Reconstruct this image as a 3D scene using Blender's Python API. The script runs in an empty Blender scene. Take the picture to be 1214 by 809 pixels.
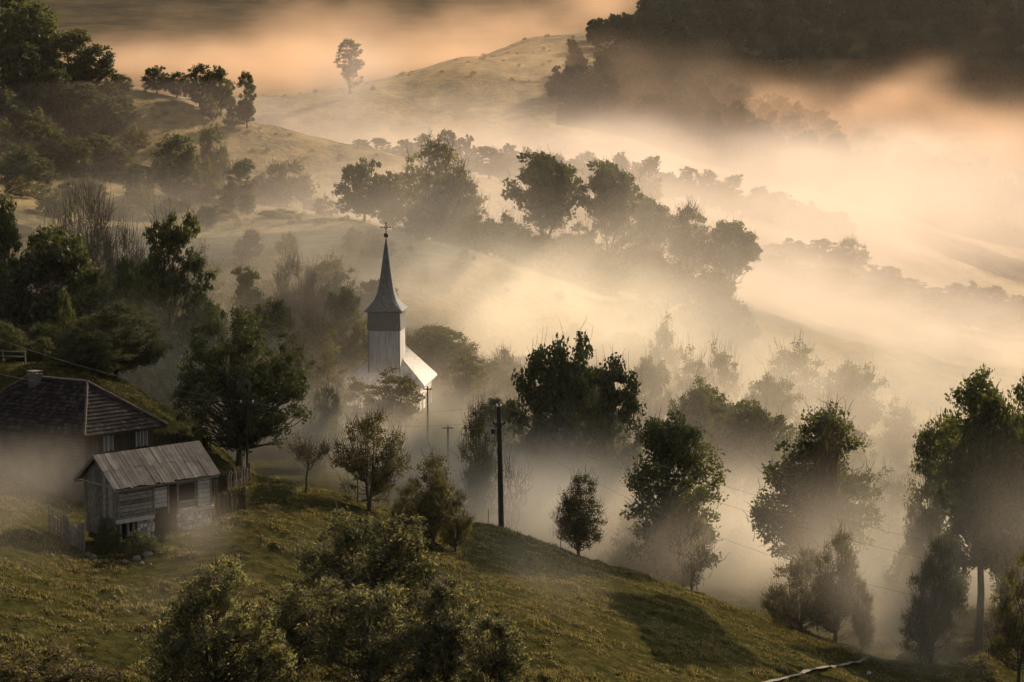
import bpy, math, random
import numpy as np
from mathutils import Vector, Matrix

# ------------------------------------------------------------------ camera, sky, sun, exposure
scene = bpy.context.scene
COL = scene.collection
CAM_Z = 60.0
HFOV = math.radians(25.0)
PITCH = math.radians(7.57)
cam_data = bpy.data.cameras.new("camera")
cam_data.sensor_width = 36.0
cam_data.angle = HFOV
cam_data.clip_start = 0.5
cam_data.clip_end = 8000.0
cam = bpy.data.objects.new("camera", cam_data)
cam.location = (0, 0, CAM_Z)
cam.rotation_euler = (math.pi / 2 - PITCH, 0, 0)
COL.objects.link(cam)
scene.camera = cam

SUN_EL, SUN_AZ = math.radians(23.5), math.radians(33.0)     # azimuth measured from the view direction to the right
world = bpy.data.worlds.new("World")
scene.world = world
world.use_nodes = True
wn = world.node_tree.nodes
wl = world.node_tree.links
bg = wn["Background"]
sky = wn.new("ShaderNodeTexSky")
sky.sky_type = 'NISHITA'
sky.sun_disc = False
sky.sun_elevation = SUN_EL
sky.sun_rotation = SUN_AZ
sky.air_density = 0.7
sky.dust_density = 4.0
sky.ozone_density = 0.4
hazy = wn.new("ShaderNodeHueSaturation")           # hazy air: a paler, less blue sky
hazy.inputs["Saturation"].default_value = 0.3
wl.new(sky.outputs[0], hazy.inputs["Color"])
wl.new(hazy.outputs[0], bg.inputs["Color"])
bg.inputs["Strength"].default_value = 0.08

sun_data = bpy.data.lights.new("sun", 'SUN')
sun_data.energy = 5.0
sun_data.angle = math.radians(0.5)
sun_data.color = (1.0, 0.755, 0.52)
sun = bpy.data.objects.new("sun", sun_data)
sdir = Vector((math.sin(SUN_AZ) * math.cos(SUN_EL), math.cos(SUN_AZ) * math.cos(SUN_EL), math.sin(SUN_EL)))
sun.rotation_euler = sdir.to_track_quat('Z', 'Y').to_euler()
sun.location = (120, 150, 140)
COL.objects.link(sun)

scene.view_settings.view_transform = 'Standard'
scene.view_settings.look = 'None'
scene.view_settings.gamma = 1.0
scene.view_settings.use_curve_mapping = False
scene.view_settings.exposure = 0.72
scene.render.engine = 'CYCLES'
cy = scene.cycles
cy.use_denoising = True
cy.use_adaptive_sampling = True
cy.adaptive_threshold = 0.025
cy.max_bounces = 5
cy.diffuse_bounces = 2
cy.glossy_bounces = 1
cy.transmission_bounces = 2
cy.transparent_max_bounces = 4
cy.volume_bounces = 2
cy.volume_step_rate = 1.8
cy.volume_max_steps = 256
cy.sample_clamp_direct = 4.0
cy.sample_clamp_indirect = 2.0
cy.caustics_reflective = False
cy.caustics_refractive = False

# ------------------------------------------------------------------ helpers
FPX = 607.0 / math.tan(HFOV / 2)
CP, SP = math.cos(PITCH), math.sin(PITCH)
rng = np.random.default_rng(11)


def ray(px, py):
    a = (px - 607.0) / FPX
    b = (404.5 - py) / FPX
    return np.array([a, CP + b * SP, -SP + b * CP])


def at(px, py, Y):
    """The point at depth Y that the photograph shows at (px, py)."""
    d = ray(px, py)
    return np.array([0, 0, CAM_Z]) + d * (Y / d[1])


def mpp(Y):
    return Y / FPX


def tagged(o, label=None, cat=None, group=None, kind=None):
    if label: o["label"] = label
    if cat: o["category"] = cat
    if group: o["group"] = group
    if kind: o["kind"] = kind
    return o


def mesh_np(name, verts, faces, mats=(), smooth=False):
    """faces: int array (n,3|4) or a list of such arrays."""
    me = bpy.data.meshes.new(name)
    if not isinstance(faces, (list, tuple)):
        faces = [faces]
    faces = [np.asarray(f, dtype=np.int32) for f in faces if len(f)]
    verts = np.asarray(verts, dtype=np.float32)
    me.vertices.add(len(verts))
    me.vertices.foreach_set("co", verts.ravel())
    loops = np.concatenate([f.ravel() for f in faces])
    tot = np.concatenate([np.full(len(f), f.shape[1], dtype=np.int32) for f in faces])
    start = np.concatenate([[0], np.cumsum(tot)[:-1]]).astype(np.int32)
    me.loops.add(len(loops))
    me.loops.foreach_set("vertex_index", loops)
    me.polygons.add(len(tot))
    me.polygons.foreach_set("loop_start", start)
    me.polygons.foreach_set("loop_total", tot)
    me.polygons.foreach_set("use_smooth", np.full(len(tot), bool(smooth)))
    for m in mats:
        me.materials.append(m)
    me.update(calc_edges=True)
    me.validate()
    return me


def link(name, me, parent=None, loc=None):
    o = bpy.data.objects.new(name, me)
    COL.objects.link(o)
    if parent is not None:
        o.parent = parent
    if loc is not None:
        o.location = [float(v) for v in loc]
    return o


def empty(name, loc, rz=0.0):
    o = bpy.data.objects.new(name, None)
    o.empty_display_size = 0.5
    o.location = [float(v) for v in loc]
    o.rotation_euler = (0, 0, rz)
    COL.objects.link(o)
    return o


class MB:
    """Collects boxes, prisms and tubes; build() links them as ONE mesh object."""
    def __init__(self):
        self.v, self.q, self.t, self.n = [], [], [], 0

    def add(self, verts, quads=(), tris=()):
        self.v.append(np.asarray(verts, float))
        if len(quads): self.q.append(np.asarray(quads) + self.n)
        if len(tris): self.t.append(np.asarray(tris) + self.n)
        self.n += len(verts)

    def hexa(self, p):
        """8 corners: four of the bottom, then four of the top, both anticlockwise."""
        self.add(p, [(3, 2, 1, 0), (4, 5, 6, 7), (0, 1, 5, 4), (1, 2, 6, 5), (2, 3, 7, 6), (3, 0, 4, 7)])

    def box(self, o, ax, ay, az):
        """corner o and three edge vectors."""
        o, ax, ay, az = (np.asarray(k, float) for k in (o, ax, ay, az))
        self.hexa([o, o + ax, o + ax + ay, o + ay, o + az, o + ax + az, o + ax + ay + az, o + ay + az])

    def tube(self, pts, rad, sides=6):
        pts = np.asarray(pts, float)
        rad = np.broadcast_to(np.asarray(rad, float), (len(pts),))
        v, q = tube_arrays(pts[None], rad[None], sides)
        self.add(v, q)
        self.add(v[-sides:], [], [(0, i, i + 1) for i in range(1, sides - 1)])
        self.add(v[:sides], [], [(0, i + 1, i) for i in range(1, sides - 1)])

    def build(self, name, mat, parent=None, loc=None, smooth=False):
        mats = mat if isinstance(mat, (list, tuple)) else [mat]
        fs = [np.concatenate(a) for a in (self.q, self.t) if a]
        return link(name, mesh_np(name, np.concatenate(self.v), fs, mats, smooth), parent, loc)


def tube_arrays(P, R, sides):
    """Many tapered tubes at once. P (n,k,3), R (n,k) -> verts, quads."""
    n, k, _ = P.shape
    T = np.gradient(P, axis=1)
    T /= np.linalg.norm(T, axis=2, keepdims=True) + 1e-9
    ref = np.where(np.abs(T[..., 2:3]) > 0.9, np.array([1.0, 0, 0]), np.array([0, 0, 1.0]))
    A = np.cross(T, ref)
    A /= np.linalg.norm(A, axis=2, keepdims=True) + 1e-9
    B = np.cross(T, A)
    ang = np.arange(sides) / sides * 2 * np.pi
    ring = (np.cos(ang)[None, None, :, None] * A[:, :, None] + np.sin(ang)[None, None, :, None] * B[:, :, None])
    V = P[:, :, None] + ring * R[:, :, None, None]
    idx = np.arange(n * k * sides).reshape(n, k, sides)
    nx = np.roll(idx, -1, axis=2)
    Q = np.stack([idx[:, :-1], nx[:, :-1], nx[:, 1:], idx[:, 1:]], axis=-1).reshape(-1, 4)
    return V.reshape(-1, 3), Q


# ---- value noise
_tab = np.random.default_rng(5).random(65536)


def _h(ix, iy):
    return _tab[(ix * 374761 + iy * 668265 + (ix * iy) % 977) & 65535]


def vnoise(x, y):
    ix, iy = np.floor(x).astype(np.int64), np.floor(y).astype(np.int64)
    fx, fy = x - ix, y - iy
    fx, fy = fx * fx * (3 - 2 * fx), fy * fy * (3 - 2 * fy)
    a = _h(ix, iy) * (1 - fx) + _h(ix + 1, iy) * fx
    b = _h(ix, iy + 1) * (1 - fx) + _h(ix + 1, iy + 1) * fx
    return a * (1 - fy) + b * fy - 0.5


def fbm(x, y, octs=3):
    s, a = 0, 1.0
    for k in range(octs):
        s = s + a * vnoise(x * 2 ** k + 17.3 * k, y * 2 ** k + 5.1 * k)
        a *= 0.5
    return s


# ---- materials
class NT:
    def __init__(self, name):
        self.m = bpy.data.materials.new(name)
        self.m.use_nodes = True
        self.nt = self.m.node_tree
        self.nt.nodes.clear()
        self.out = self.nt.nodes.new("ShaderNodeOutputMaterial")

    def n(self, typ, **kw):
        nd = self.nt.nodes.new(typ)
        for k, v in kw.items():
            if k.startswith("i_"):
                key = k[2:].replace("_", " ")
                s = nd.inputs[int(key)] if key.isdigit() else nd.inputs[key]
                if isinstance(v, bpy.types.NodeSocket):
                    self.nt.links.new(v, s)
                else:
                    s.default_value = v
            else:
                setattr(nd, k, v)
        return nd

    def ramp(self, fac, stops):
        r = self.n("ShaderNodeValToRGB")
        e = r.color_ramp.elements
        while len(e) < len(stops):
            e.new(0.5)
        for k, (p, c) in zip(e, stops):
            k.position = p
            k.color = tuple(c) + (1,) if len(c) == 3 else c
        self.nt.links.new(fac, r.inputs[0])
        return r.outputs[0]

    def noise(self, vec, scale, detail=4, rough=0.55, dist=0.0):
        return self.n("ShaderNodeTexNoise", i_Vector=vec, i_Scale=scale, i_Detail=detail, i_Roughness=rough, i_Distortion=dist).outputs[0]

    def pos(self, kind="Object"):
        return self.n("ShaderNodeTexCoord").outputs[kind]

    def scaled(self, vec, s):
        return self.n("ShaderNodeVectorMath", operation='MULTIPLY', i_0=vec, i_1=s).outputs[0]

    def bump(self, h, strength, dist):
        return self.n("ShaderNodeBump", i_Height=h, i_Strength=strength, i_Distance=dist).outputs[0]

    def surf(self, col, rough=0.9, bump=None, spec=0.2):
        p = self.n("ShaderNodeBsdfPrincipled", i_Roughness=rough)
        p.inputs["Specular IOR Level"].default_value = spec
        if isinstance(col, bpy.types.NodeSocket):
            self.nt.links.new(col, p.inputs["Base Color"])
        else:
            p.inputs["Base Color"].default_value = tuple(col) + (1,)
        if bump is not None:
            self.nt.links.new(bump, p.inputs["Normal"])
        self.nt.links.new(p.outputs[0], self.out.inputs["Surface"])
        return self.m


def mat_noise(name, stops, scale, stretch=(1, 1, 1), rough=0.9, bump=0.5, bd=0.02, detail=5, spec=0.2):
    t = NT(name)
    v = t.scaled(t.pos(), stretch)
    f = t.noise(v, scale, detail, 0.6)
    return t.surf(t.ramp(f, stops), rough, t.bump(f, bump, bd), spec)


def leaf_mat(name, c1, c2, trans=0.45, tcol=None, gloss=0.02):
    t = NT(name)
    geo = t.n("ShaderNodeNewGeometry")
    oi = t.n("ShaderNodeObjectInfo")
    mix = t.n("ShaderNodeMath", operation='MULTIPLY_ADD', i_0=oi.outputs["Random"], i_1=0.35, i_2=-0.17)
    f = t.n("ShaderNodeMath", operation='ADD', i_0=geo.outputs["Random Per Island"], i_1=mix.outputs[0])
    col = t.ramp(f.outputs[0], [(0.05, c1), (0.95, c2)])
    d = t.n("ShaderNodeBsdfDiffuse", i_Color=col)
    tc = t.n("ShaderNodeMixRGB", blend_type='MULTIPLY', i_Fac=1.0, i_Color1=col, i_Color2=(tcol or (1.5, 1.45, 0.7)) + (1,))
    tr = t.n("ShaderNodeBsdfTranslucent", i_Color=tc.outputs[0])
    m = t.n("ShaderNodeMixShader", i_Fac=trans, i_1=d.outputs[0], i_2=tr.outputs[0])
    g = t.n("ShaderNodeBsdfGlossy", i_Color=(1, 1, 1, 1), i_Roughness=0.6)
    m2 = t.n("ShaderNodeMixShader", i_Fac=gloss, i_1=m.outputs[0], i_2=g.outputs[0])
    t.nt.links.new(m2.outputs[0], t.out.inputs["Surface"])
    return t.m


MAT = {}
MAT["bark"] = mat_noise("bark", [(0.3, (0.035, 0.028, 0.02)), (0.7, (0.1, 0.085, 0.06))], 3.0, (4, 4, 1), 0.95, 0.6, 0.03)
MAT["leaf_dark"] = leaf_mat("leaf_dark", (0.022, 0.03, 0.014), (0.07, 0.078, 0.032), 0.4)
MAT["leaf_green"] = leaf_mat("leaf_green", (0.035, 0.045, 0.016), (0.08, 0.088, 0.032), 0.42)
MAT["leaf_olive"] = leaf_mat("leaf_olive", (0.06, 0.06, 0.02), (0.12, 0.11, 0.038), 0.45)
MAT["leaf_silver"] = leaf_mat("leaf_silver", (0.03, 0.04, 0.016), (0.2, 0.2, 0.095), 0.48, (1.45, 1.3, 0.75), 0.02)
MAT["leaf_gold"] = leaf_mat("leaf_gold", (0.045, 0.042, 0.018), (0.14, 0.112, 0.045), 0.45)
MAT["needle"] = leaf_mat("needle", (0.015, 0.025, 0.015), (0.035, 0.045, 0.025), 0.15)

# ------------------------------------------------------------------ the ground: one sheet from the foreground slope to the far mountain
PROFILES = [
    (25, [(-1500, 1250), (0, 1300), (600, 1330), (1214, 1400), (2700, 1400)]),
    (60, [(-900, 860), (-300, 880), (0, 900), (600, 920), (1214, 990), (1500, 1010), (2200, 1040)]),
    (85, [(-900, 790), (-300, 815), (0, 830), (300, 862), (600, 872), (900, 895), (1214, 930), (1500, 960), (2200, 990)]),
    (110, [(-900, 620), (-300, 650), (0, 680), (110, 702), (215, 700), (400, 715), (600, 730), (800, 785), (1000, 835), (1214, 880), (1500, 910), (2200, 940)]),
    (126, [(-900, 560), (-300, 600), (0, 612), (110, 644), (215, 633), (300, 622), (400, 640), (590, 682), (700, 714), (800, 744), (900, 774), (1000, 806), (1045, 823), (1214, 850), (1500, 880), (2200, 900)]),
    (138, [(-900, 520), (-300, 560), (0, 572), (110, 595), (190, 592), (300, 588), (360, 590), (450, 615), (590, 644), (700, 678), (800, 710), (900, 743), (1000, 777), (1045, 793), (1110, 806), (1214, 815), (1500, 830), (2200, 850)]),
    (148, [(-900, 480), (-300, 520), (0, 528), (110, 530), (190, 522), (240, 537), (300, 568), (360, 580), (450, 605), (590, 629), (700, 664), (800, 698), (900, 732), (1000, 768), (1060, 785), (1110, 785), (1214, 780), (1500, 800), (2200, 820)]),
    (156, [(-900, 410), (-300, 425), (0, 430), (90, 440), (130, 455), (190, 485), (240, 514), (270, 546), (300, 564), (360, 580), (450, 606), (590, 634), (700, 672), (800, 708), (900, 742), (1000, 768), (1110, 768), (1214, 760), (1500, 780), (2200, 800)]),
    (175, [(-900, 380), (-300, 400), (0, 435), (130, 480), (240, 540), (300, 575), (400, 595), (590, 660), (700, 695), (800, 716), (900, 716), (1000, 718), (1110, 728), (1214, 720), (1500, 740), (2200, 760)]),
    (215, [(-900, 360), (-300, 390), (0, 440), (130, 465), (240, 500), (400, 500), (470, 490), (590, 545), (700, 600), (800, 625), (870, 630), (1000, 640), (1214, 645), (1500, 660), (2200, 690)]),
    (260, [(-900, 300), (-300, 330), (0, 390), (130, 400), (240, 400), (400, 395), (500, 405), (600, 460), (700, 520), (800, 560), (1000, 590), (1214, 600), (1500, 620), (2200, 650)]),
    (300, [(-900, 180), (-300, 230), (0, 300), (130, 305), (240, 310), (330, 300), (400, 295), (500, 292), (560, 303), (640, 335), (700, 358), (770, 392), (850, 440), (1000, 520), (1214, 560), (1500, 590), (2200, 620)]),
    (340, [(-900, 130), (-300, 180), (0, 240), (100, 262), (240, 268), (330, 265), (400, 262), (500, 285), (560, 300), (640, 315), (700, 322), (800, 345), (900, 385), (1000, 420), (1214, 470), (1500, 500), (2200, 540)]),
    (400, [(-900, 30), (-300, 90), (0, 185), (80, 200), (140, 215), (200, 225), (300, 235), (380, 250), (440, 262), (500, 278), (600, 295), (800, 315), (900, 350), (1000, 380), (1214, 420), (1500, 450), (2200, 490)]),
    (450, [(-900, -60), (-300, 20), (0, 75), (140, 97), (200, 112), (300, 147), (400, 172), (480, 193), (560, 218), (700, 250), (850, 290), (1000, 330), (1214, 390), (1500, 440), (2200, 480)]),
    (520, [(-900, 0), (-300, 60), (0, 105), (140, 122), (300, 170), (400, 193), (480, 207), (600, 222), (760, 240), (900, 275), (1000, 310), (1214, 370), (1500, 420), (2200, 460)]),
    (620, [(-900, 60), (0, 140), (300, 180), (480, 202), (600, 208), (760, 222), (850, 240), (960, 262), (1214, 340), (1500, 390), (2200, 440)]),
    (720, [(-900, 80), (0, 118), (310, 120), (400, 113), (440, 108), (500, 122), (600, 130), (700, 142), (800, 175), (960, 225), (1214, 290), (1500, 330), (2200, 380)]),
    (820, [(-900, 90), (0, 122), (310, 122), (400, 113), (440, 103), (500, 88), (560, 72), (600, 76), (700, 85), (800, 105), (1000, 150), (1214, 200), (1500, 230), (2200, 280)]),
    (950, [(-900, 100), (0, 125), (310, 125), (440, 112), (560, 75), (640, 47), (700, 42), (760, 38), (800, 36), (900, 30), (1214, 40), (1500, 60), (2200, 100)]),
    (1100, [(-900, 100), (0, 130), (310, 130), (560, 90), (640, 62), (700, 50), (760, 22), (800, 0), (900, -30), (1214, -60), (1500, -70), (2200, -60)]),
    (1400, [(-900, 95), (0, 100), (600, 90), (760, 40), (900, -40), (1214, -90), (1500, -120), (2200, -120)]),
    (1800, [(-900, 40), (0, 40), (600, 40), (760, 0), (900, -60), (1214, -110), (1500, -140), (2200, -140)]),
    (2500, [(-900, -70), (0, -60), (600, -60), (900, -100), (1214, -150), (1500, -150), (2200, -150)]),
    (3200, [(-900, -150), (0, -140), (600, -150), (1214, -200), (2200, -200)]),
]
US = np.concatenate([np.linspace(-0.62, -0.27, 40, endpoint=False), np.linspace(-0.27, 0.27, 480, endpoint=False), np.linspace(0.27, 0.62, 41)])
YS = np.concatenate([np.linspace(25, 66, 25, endpoint=False), np.linspace(66, 165, 330, endpoint=False), np.linspace(165, 310, 170, endpoint=False),
                     np.linspace(310, 720, 140, endpoint=False), np.linspace(720, 1200, 70, endpoint=False), np.linspace(1200, 3200, 41)])


def pchip(x, y, xq):
    """Monotone cubic through (x, y[..., k]) along the first axis."""
    x = np.asarray(x, float)
    y = np.asarray(y, float)
    h = np.diff(x)
    d = np.diff(y, axis=0) / h.reshape((-1,) + (1,) * (y.ndim - 1))
    m = np.zeros_like(y)
    same = d[:-1] * d[1:] > 0
    hm = np.where(same, 2 * d[:-1] * d[1:] / np.where(same, d[:-1] + d[1:], 1), 0)
    m[1:-1] = hm
    m[0], m[-1] = d[0], d[-1]
    i = np.clip(np.searchsorted(x, xq) - 1, 0, len(x) - 2)
    t = ((xq - x[i]) / h[i])
    t = np.clip(t, 0, 1)
    sh = (-1,) + (1,) * (y.ndim - 1)
    t = t.reshape(sh)
    hh = h[i].reshape(sh)
    return ((1 + 2 * t) * (1 - t) ** 2) * y[i] + (t * (1 - t) ** 2) * hh * m[i] + (t * t * (3 - 2 * t)) * y[i + 1] + (t * t * (t - 1)) * hh * m[i + 1]


rows = []
for Y, pts in PROFILES:
    P = np.array([at(px, py, Y) for px, py in pts])
    rows.append(pchip(P[:, 0] / Y, P[:, 2], US))
Z = pchip([p[0] for p in PROFILES], np.array(rows), YS)            # (ny, nu)
UU, YY = np.meshgrid(US, YS)
XX = UU * YY
amp = np.clip((YY - 40) / 60, 0, 1)
Z = Z + amp * 0.7 * fbm(XX / 9.0, YY / 9.0, 3)
Z = Z + np.clip((YY - 330) / 300, 0, 1) * 4.0 * fbm(XX / 70.0 + 3.3, YY / 70.0, 3)
Z_SMOOTH = Z.copy()
near = np.clip((330 - YY) / 150, 0, 1)
tus = np.maximum(fbm(XX / 1.3, YY / 1.3, 3) + 0.05, 0)
Z = Z + near * (0.3 * tus + 0.16 * fbm(XX / 0.55 + 9, YY / 0.55, 2))


def ground(x, y):
    """Height of the ground sheet (without tussocks)."""
    u = x / y
    j = int(np.clip(np.searchsorted(US, u) - 1, 0, len(US) - 2))
    i = int(np.clip(np.searchsorted(YS, y) - 1, 0, len(YS) - 2))
    fu = min(max((u - US[j]) / (US[j + 1] - US[j]), 0), 1)
    fy = min(max((y - YS[i]) / (YS[i + 1] - YS[i]), 0), 1)
    a = Z_SMOOTH[i, j] * (1 - fu) + Z_SMOOTH[i, j + 1] * fu
    b = Z_SMOOTH[i + 1, j] * (1 - fu) + Z_SMOOTH[i + 1, j + 1] * fu
    return a * (1 - fy) + b * fy


def sheet(x, y, rad=0.25):
    """Highest point of the sheet itself, tussocks included, around (x, y)."""
    best = -1e9
    for dx in (-rad, 0, rad):
        for dy in (-rad, 0, rad):
            j = int(np.clip(np.searchsorted(US, (x + dx) / (y + dy)), 0, len(US) - 1))
            i = int(np.clip(np.searchsorted(YS, y + dy), 0, len(YS) - 1))
            best = max(best, Z[i, j])
    return best


def on_ground(px, Y):
    x = (px - 607.0) / FPX * Y / (CP + 0.0)
    x = at(px, 404.5, Y)[0]
    z = ground(x, Y)
    # refine: x depends a little on the height seen
    for _ in range(3):
        py = to_px((x, Y, z))[1]
        x = at(px, py, Y)[0]
        z = ground(x, Y)
    return np.array([x, Y, z])


def ground_at(px, py, Y0=70, Y1=3000):
    """The ground point the photograph shows at (px, py)."""
    Y = Y0
    while Y < Y1:
        p = at(px, py, Y)
        if p[2] < ground(p[0], p[1]):
            return np.array([p[0], p[1], ground(p[0], p[1])])
        Y += 0.25
    return on_ground(px, Y1)


def to_px(p):
    x, y, z = p[0], p[1], p[2] - CAM_Z
    dep = y * CP - z * SP
    up = y * SP + z * CP
    return 607.0 + FPX * x / dep, 404.5 - FPX * up / dep


ny, nu = XX.shape
idx = np.arange(ny * nu).reshape(ny, nu)
quads = np.stack([idx[:-1, :-1], idx[:-1, 1:], idx[1:, 1:], idx[1:, :-1]], axis=-1).reshape(-1, 4)

t = NT("meadow")
pos = t.pos()
n1 = t.noise(pos, 0.12, 5, 0.6)
n2 = t.noise(pos, 1.6, 6, 0.7)
n3 = t.noise(pos, 7.0, 4, 0.7)
c1 = t.ramp(n2, [(0.3, (0.02, 0.02, 0.007)), (0.5, (0.042, 0.039, 0.013)), (0.72, (0.1, 0.083, 0.03))])
c2 = t.ramp(n2, [(0.3, (0.018, 0.021, 0.007)), (0.7, (0.056, 0.055, 0.018))])
mx = t.n("ShaderNodeMixRGB", i_Fac=t.ramp(n1, [(0.4, (0, 0, 0)), (0.6, (1, 1, 1))]), i_Color1=c1, i_Color2=c2)
hh = t.n("ShaderNodeMath", operation='MULTIPLY_ADD', i_0=n3, i_1=0.5, i_2=n2)
meadow = t.surf(mx.outputs[0], 0.95, t.bump(hh.outputs[0], 0.9, 0.35), 0.0)
t = NT("dry_meadow")
pos = t.pos()
n1 = t.noise(t.scaled(pos, (1, 0.35, 1)), 0.11, 6, 0.65)
n2 = t.noise(pos, 0.9, 5, 0.7)
n3 = t.noise(t.scaled(pos, (0.5, 0.35, 2.5)), 0.55, 6, 0.75)
n1 = t.n("ShaderNodeMath", operation='MULTIPLY_ADD', i_0=t.n("ShaderNodeMath", operation='SUBTRACT', i_0=n3, i_1=0.5).outputs[0], i_1=0.7, i_2=n1).outputs[0]
c1 = t.ramp(n1, [(0.32, (0.06, 0.052, 0.02)), (0.5, (0.16, 0.122, 0.048)), (0.68, (0.27, 0.2, 0.08))])
dry = t.surf(c1, 0.95, t.bump(n2, 1.0, 1.2), 0.1)
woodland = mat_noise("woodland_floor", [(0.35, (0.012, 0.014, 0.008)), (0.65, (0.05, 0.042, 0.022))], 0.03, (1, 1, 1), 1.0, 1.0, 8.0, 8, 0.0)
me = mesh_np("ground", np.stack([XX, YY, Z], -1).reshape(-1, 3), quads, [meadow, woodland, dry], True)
fy = YY[:-1, :-1].ravel()
fu = UU[:-1, :-1].ravel()
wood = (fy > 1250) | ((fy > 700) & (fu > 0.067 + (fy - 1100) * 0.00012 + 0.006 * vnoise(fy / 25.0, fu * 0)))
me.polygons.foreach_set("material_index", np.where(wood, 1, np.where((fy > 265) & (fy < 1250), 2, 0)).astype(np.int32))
tagged(link("ground", me), kind="structure")

# ------------------------------------------------------------------ air: thin even haze, and the banks of mist lying in the valleys
def vol_mat(name, color, aniso, density=1.0, attr=True):
    t = NT(name)
    p = t.n("ShaderNodeVolumePrincipled", i_Color=tuple(color) + (1,), i_Density=density, i_Anisotropy=aniso)
    p.inputs["Density Attribute"].default_value = "density" if attr else ""
    t.nt.links.new(p.outputs[0], t.out.inputs["Volume"])
    return t.m


def box_mesh(name, lo, hi, mat):
    mb = MB()
    lo, hi = np.array(lo, float), np.array(hi, float)
    d = hi - lo
    mb.box(lo, (d[0], 0, 0), (0, d[1], 0), (0, 0, d[2]))
    return mb.build(name, mat)


def fog_bank(name, lo, hi, voxel, blobs, mat, nscale, warp, contrast, seed=0.0, stretch=(1, 1, 1)):
    """A mist volume: soft ellipsoidal patches (centre, radii, density, tilt) broken up by noise, written to a grid."""
    o = box_mesh(name, lo, hi, mat)
    ng = bpy.data.node_groups.new(name + "_field", "GeometryNodeTree")
    ng.interface.new_socket("Geometry", in_out='INPUT', socket_type='NodeSocketGeometry')
    ng.interface.new_socket("Geometry", in_out='OUTPUT', socket_type='NodeSocketGeometry')
    N, L = ng.nodes, ng.links

    def node(t, **kw):
        nd = N.new(t)
        for k, v in kw.items():
            if k[0] == "i" and k[1:].isdigit():
                s = nd.inputs[int(k[1:])]
                if isinstance(v, bpy.types.NodeSocket): L.new(v, s)
                else: s.default_value = v
            else:
                setattr(nd, k, v)
        return nd

    def vm(op, a, b=None):
        nd = node("ShaderNodeVectorMath", operation=op, i0=a)
        if b is not None:
            if isinstance(b, bpy.types.NodeSocket): L.new(b, nd.inputs[1])
            else: nd.inputs[1].default_value = b
        return nd.outputs["Value"] if op in ('DOT_PRODUCT', 'LENGTH') else nd.outputs[0]

    def ma(op, a, b=None, c=None):
        nd = node("ShaderNodeMath", operation=op)
        for k, v in enumerate((a, b, c)):
            if v is None: continue
            if isinstance(v, bpy.types.NodeSocket): L.new(v, nd.inputs[k])
            else: nd.inputs[k].default_value = v
        return nd.outputs[0]

    def noise(vec, scale, detail, rough=0.55, color=False):
        nd = node("ShaderNodeTexNoise")
        L.new(vec, nd.inputs["Vector"])
        nd.inputs["Scale"].default_value = scale
        nd.inputs["Detail"].default_value = detail
        nd.inputs["Roughness"].default_value = rough
        return nd.outputs[1] if color else nd.outputs[0]

    p0 = node("GeometryNodeInputPosition").outputs[0]
    p = vm('MULTIPLY', p0, stretch)
    p = vm('ADD', p, (seed, seed * 1.7, seed * 0.6))
    w = vm('SUBTRACT', noise(p, nscale * 0.55, 3, color=True), (0.5, 0.5, 0.5))
    w = vm('MULTIPLY', w, (warp, warp, warp * 0.7))
    pw = vm('ADD', p0, w)
    total = None
    for (c, r, d, tilt) in blobs:
        q = vm('SUBTRACT', pw, tuple(float(k) for k in c))
        if tilt:                                                    # shear: rises with x
            sx = node("ShaderNodeSeparateXYZ", i0=q)
            zz = ma('MULTIPLY_ADD', sx.outputs[0], -tilt, sx.outputs[2])
            q = node("ShaderNodeCombineXYZ", i0=sx.outputs[0], i1=sx.outputs[1], i2=zz).outputs[0]
        q = vm('MULTIPLY', q, tuple(1.0 / float(k) for k in r))
        e = ma('EXPONENT', ma('MULTIPLY', vm('DOT_PRODUCT', q, q), -1.0))
        e = ma('MULTIPLY', e, float(d))
        total = e if total is None else ma('ADD', total, e)
    n = noise(p, nscale, 6, 0.68)
    # contrast about the middle of the noise, never below zero
    n = ma('MAXIMUM', ma('MULTIPLY_ADD', ma('SUBTRACT', n, 0.5), contrast, 1.0), 0.0)
    dens = ma('MULTIPLY', total, n)
    # fade to nothing at the walls of the box
    lo_, hi_ = np.array(lo, float), np.array(hi, float)
    u = vm('DIVIDE', vm('SUBTRACT', p0, tuple((lo_ + hi_) / 2)), tuple((hi_ - lo_) / 2))
    s = node("ShaderNodeSeparateXYZ", i0=vm('ABSOLUTE', u))
    m = ma('MAXIMUM', ma('MAXIMUM', s.outputs[0], s.outputs[1]), s.outputs[2])
    f = ma('MULTIPLY', ma('SUBTRACT', 1.0, m), 9.0)
    f = ma('MINIMUM', f, 1.0)
    dens = ma('MULTIPLY', dens, ma('MAXIMUM', f, 0.0))
    dens = ma('MAXIMUM', ma('SUBTRACT', dens, 0.0006), 0.0)
    vc = node("GeometryNodeVolumeCube", i0=dens)
    vc.inputs["Min"].default_value = tuple(lo_)
    vc.inputs["Max"].default_value = tuple(hi_)
    for ax, k in zip("XYZ", range(3)):
        vc.inputs["Resolution " + ax].default_value = max(8, int((hi_[k] - lo_[k]) / voxel[k]))
    sm = node("GeometryNodeSetMaterial")
    sm.inputs["Material"].default_value = mat
    L.new(vc.outputs[0], sm.inputs[0])
    go = N.new("NodeGroupOutput")
    L.new(sm.outputs[0], go.inputs[0])
    md = o.modifiers.new("mist", 'NODES')
    md.node_group = ng
    tagged(o, kind="stuff")
    return o


def B(px, py, Y, wpx, hpx, dy, d, tilt=0.0):
    """Patch centred where (px,py) is seen at depth Y; half-widths in photo pixels at that depth, dy in metres."""
    c = at(px, py, Y)
    k = mpp(Y)
    return (c, (wpx * k, dy, hpx * k), d, tilt)


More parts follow.
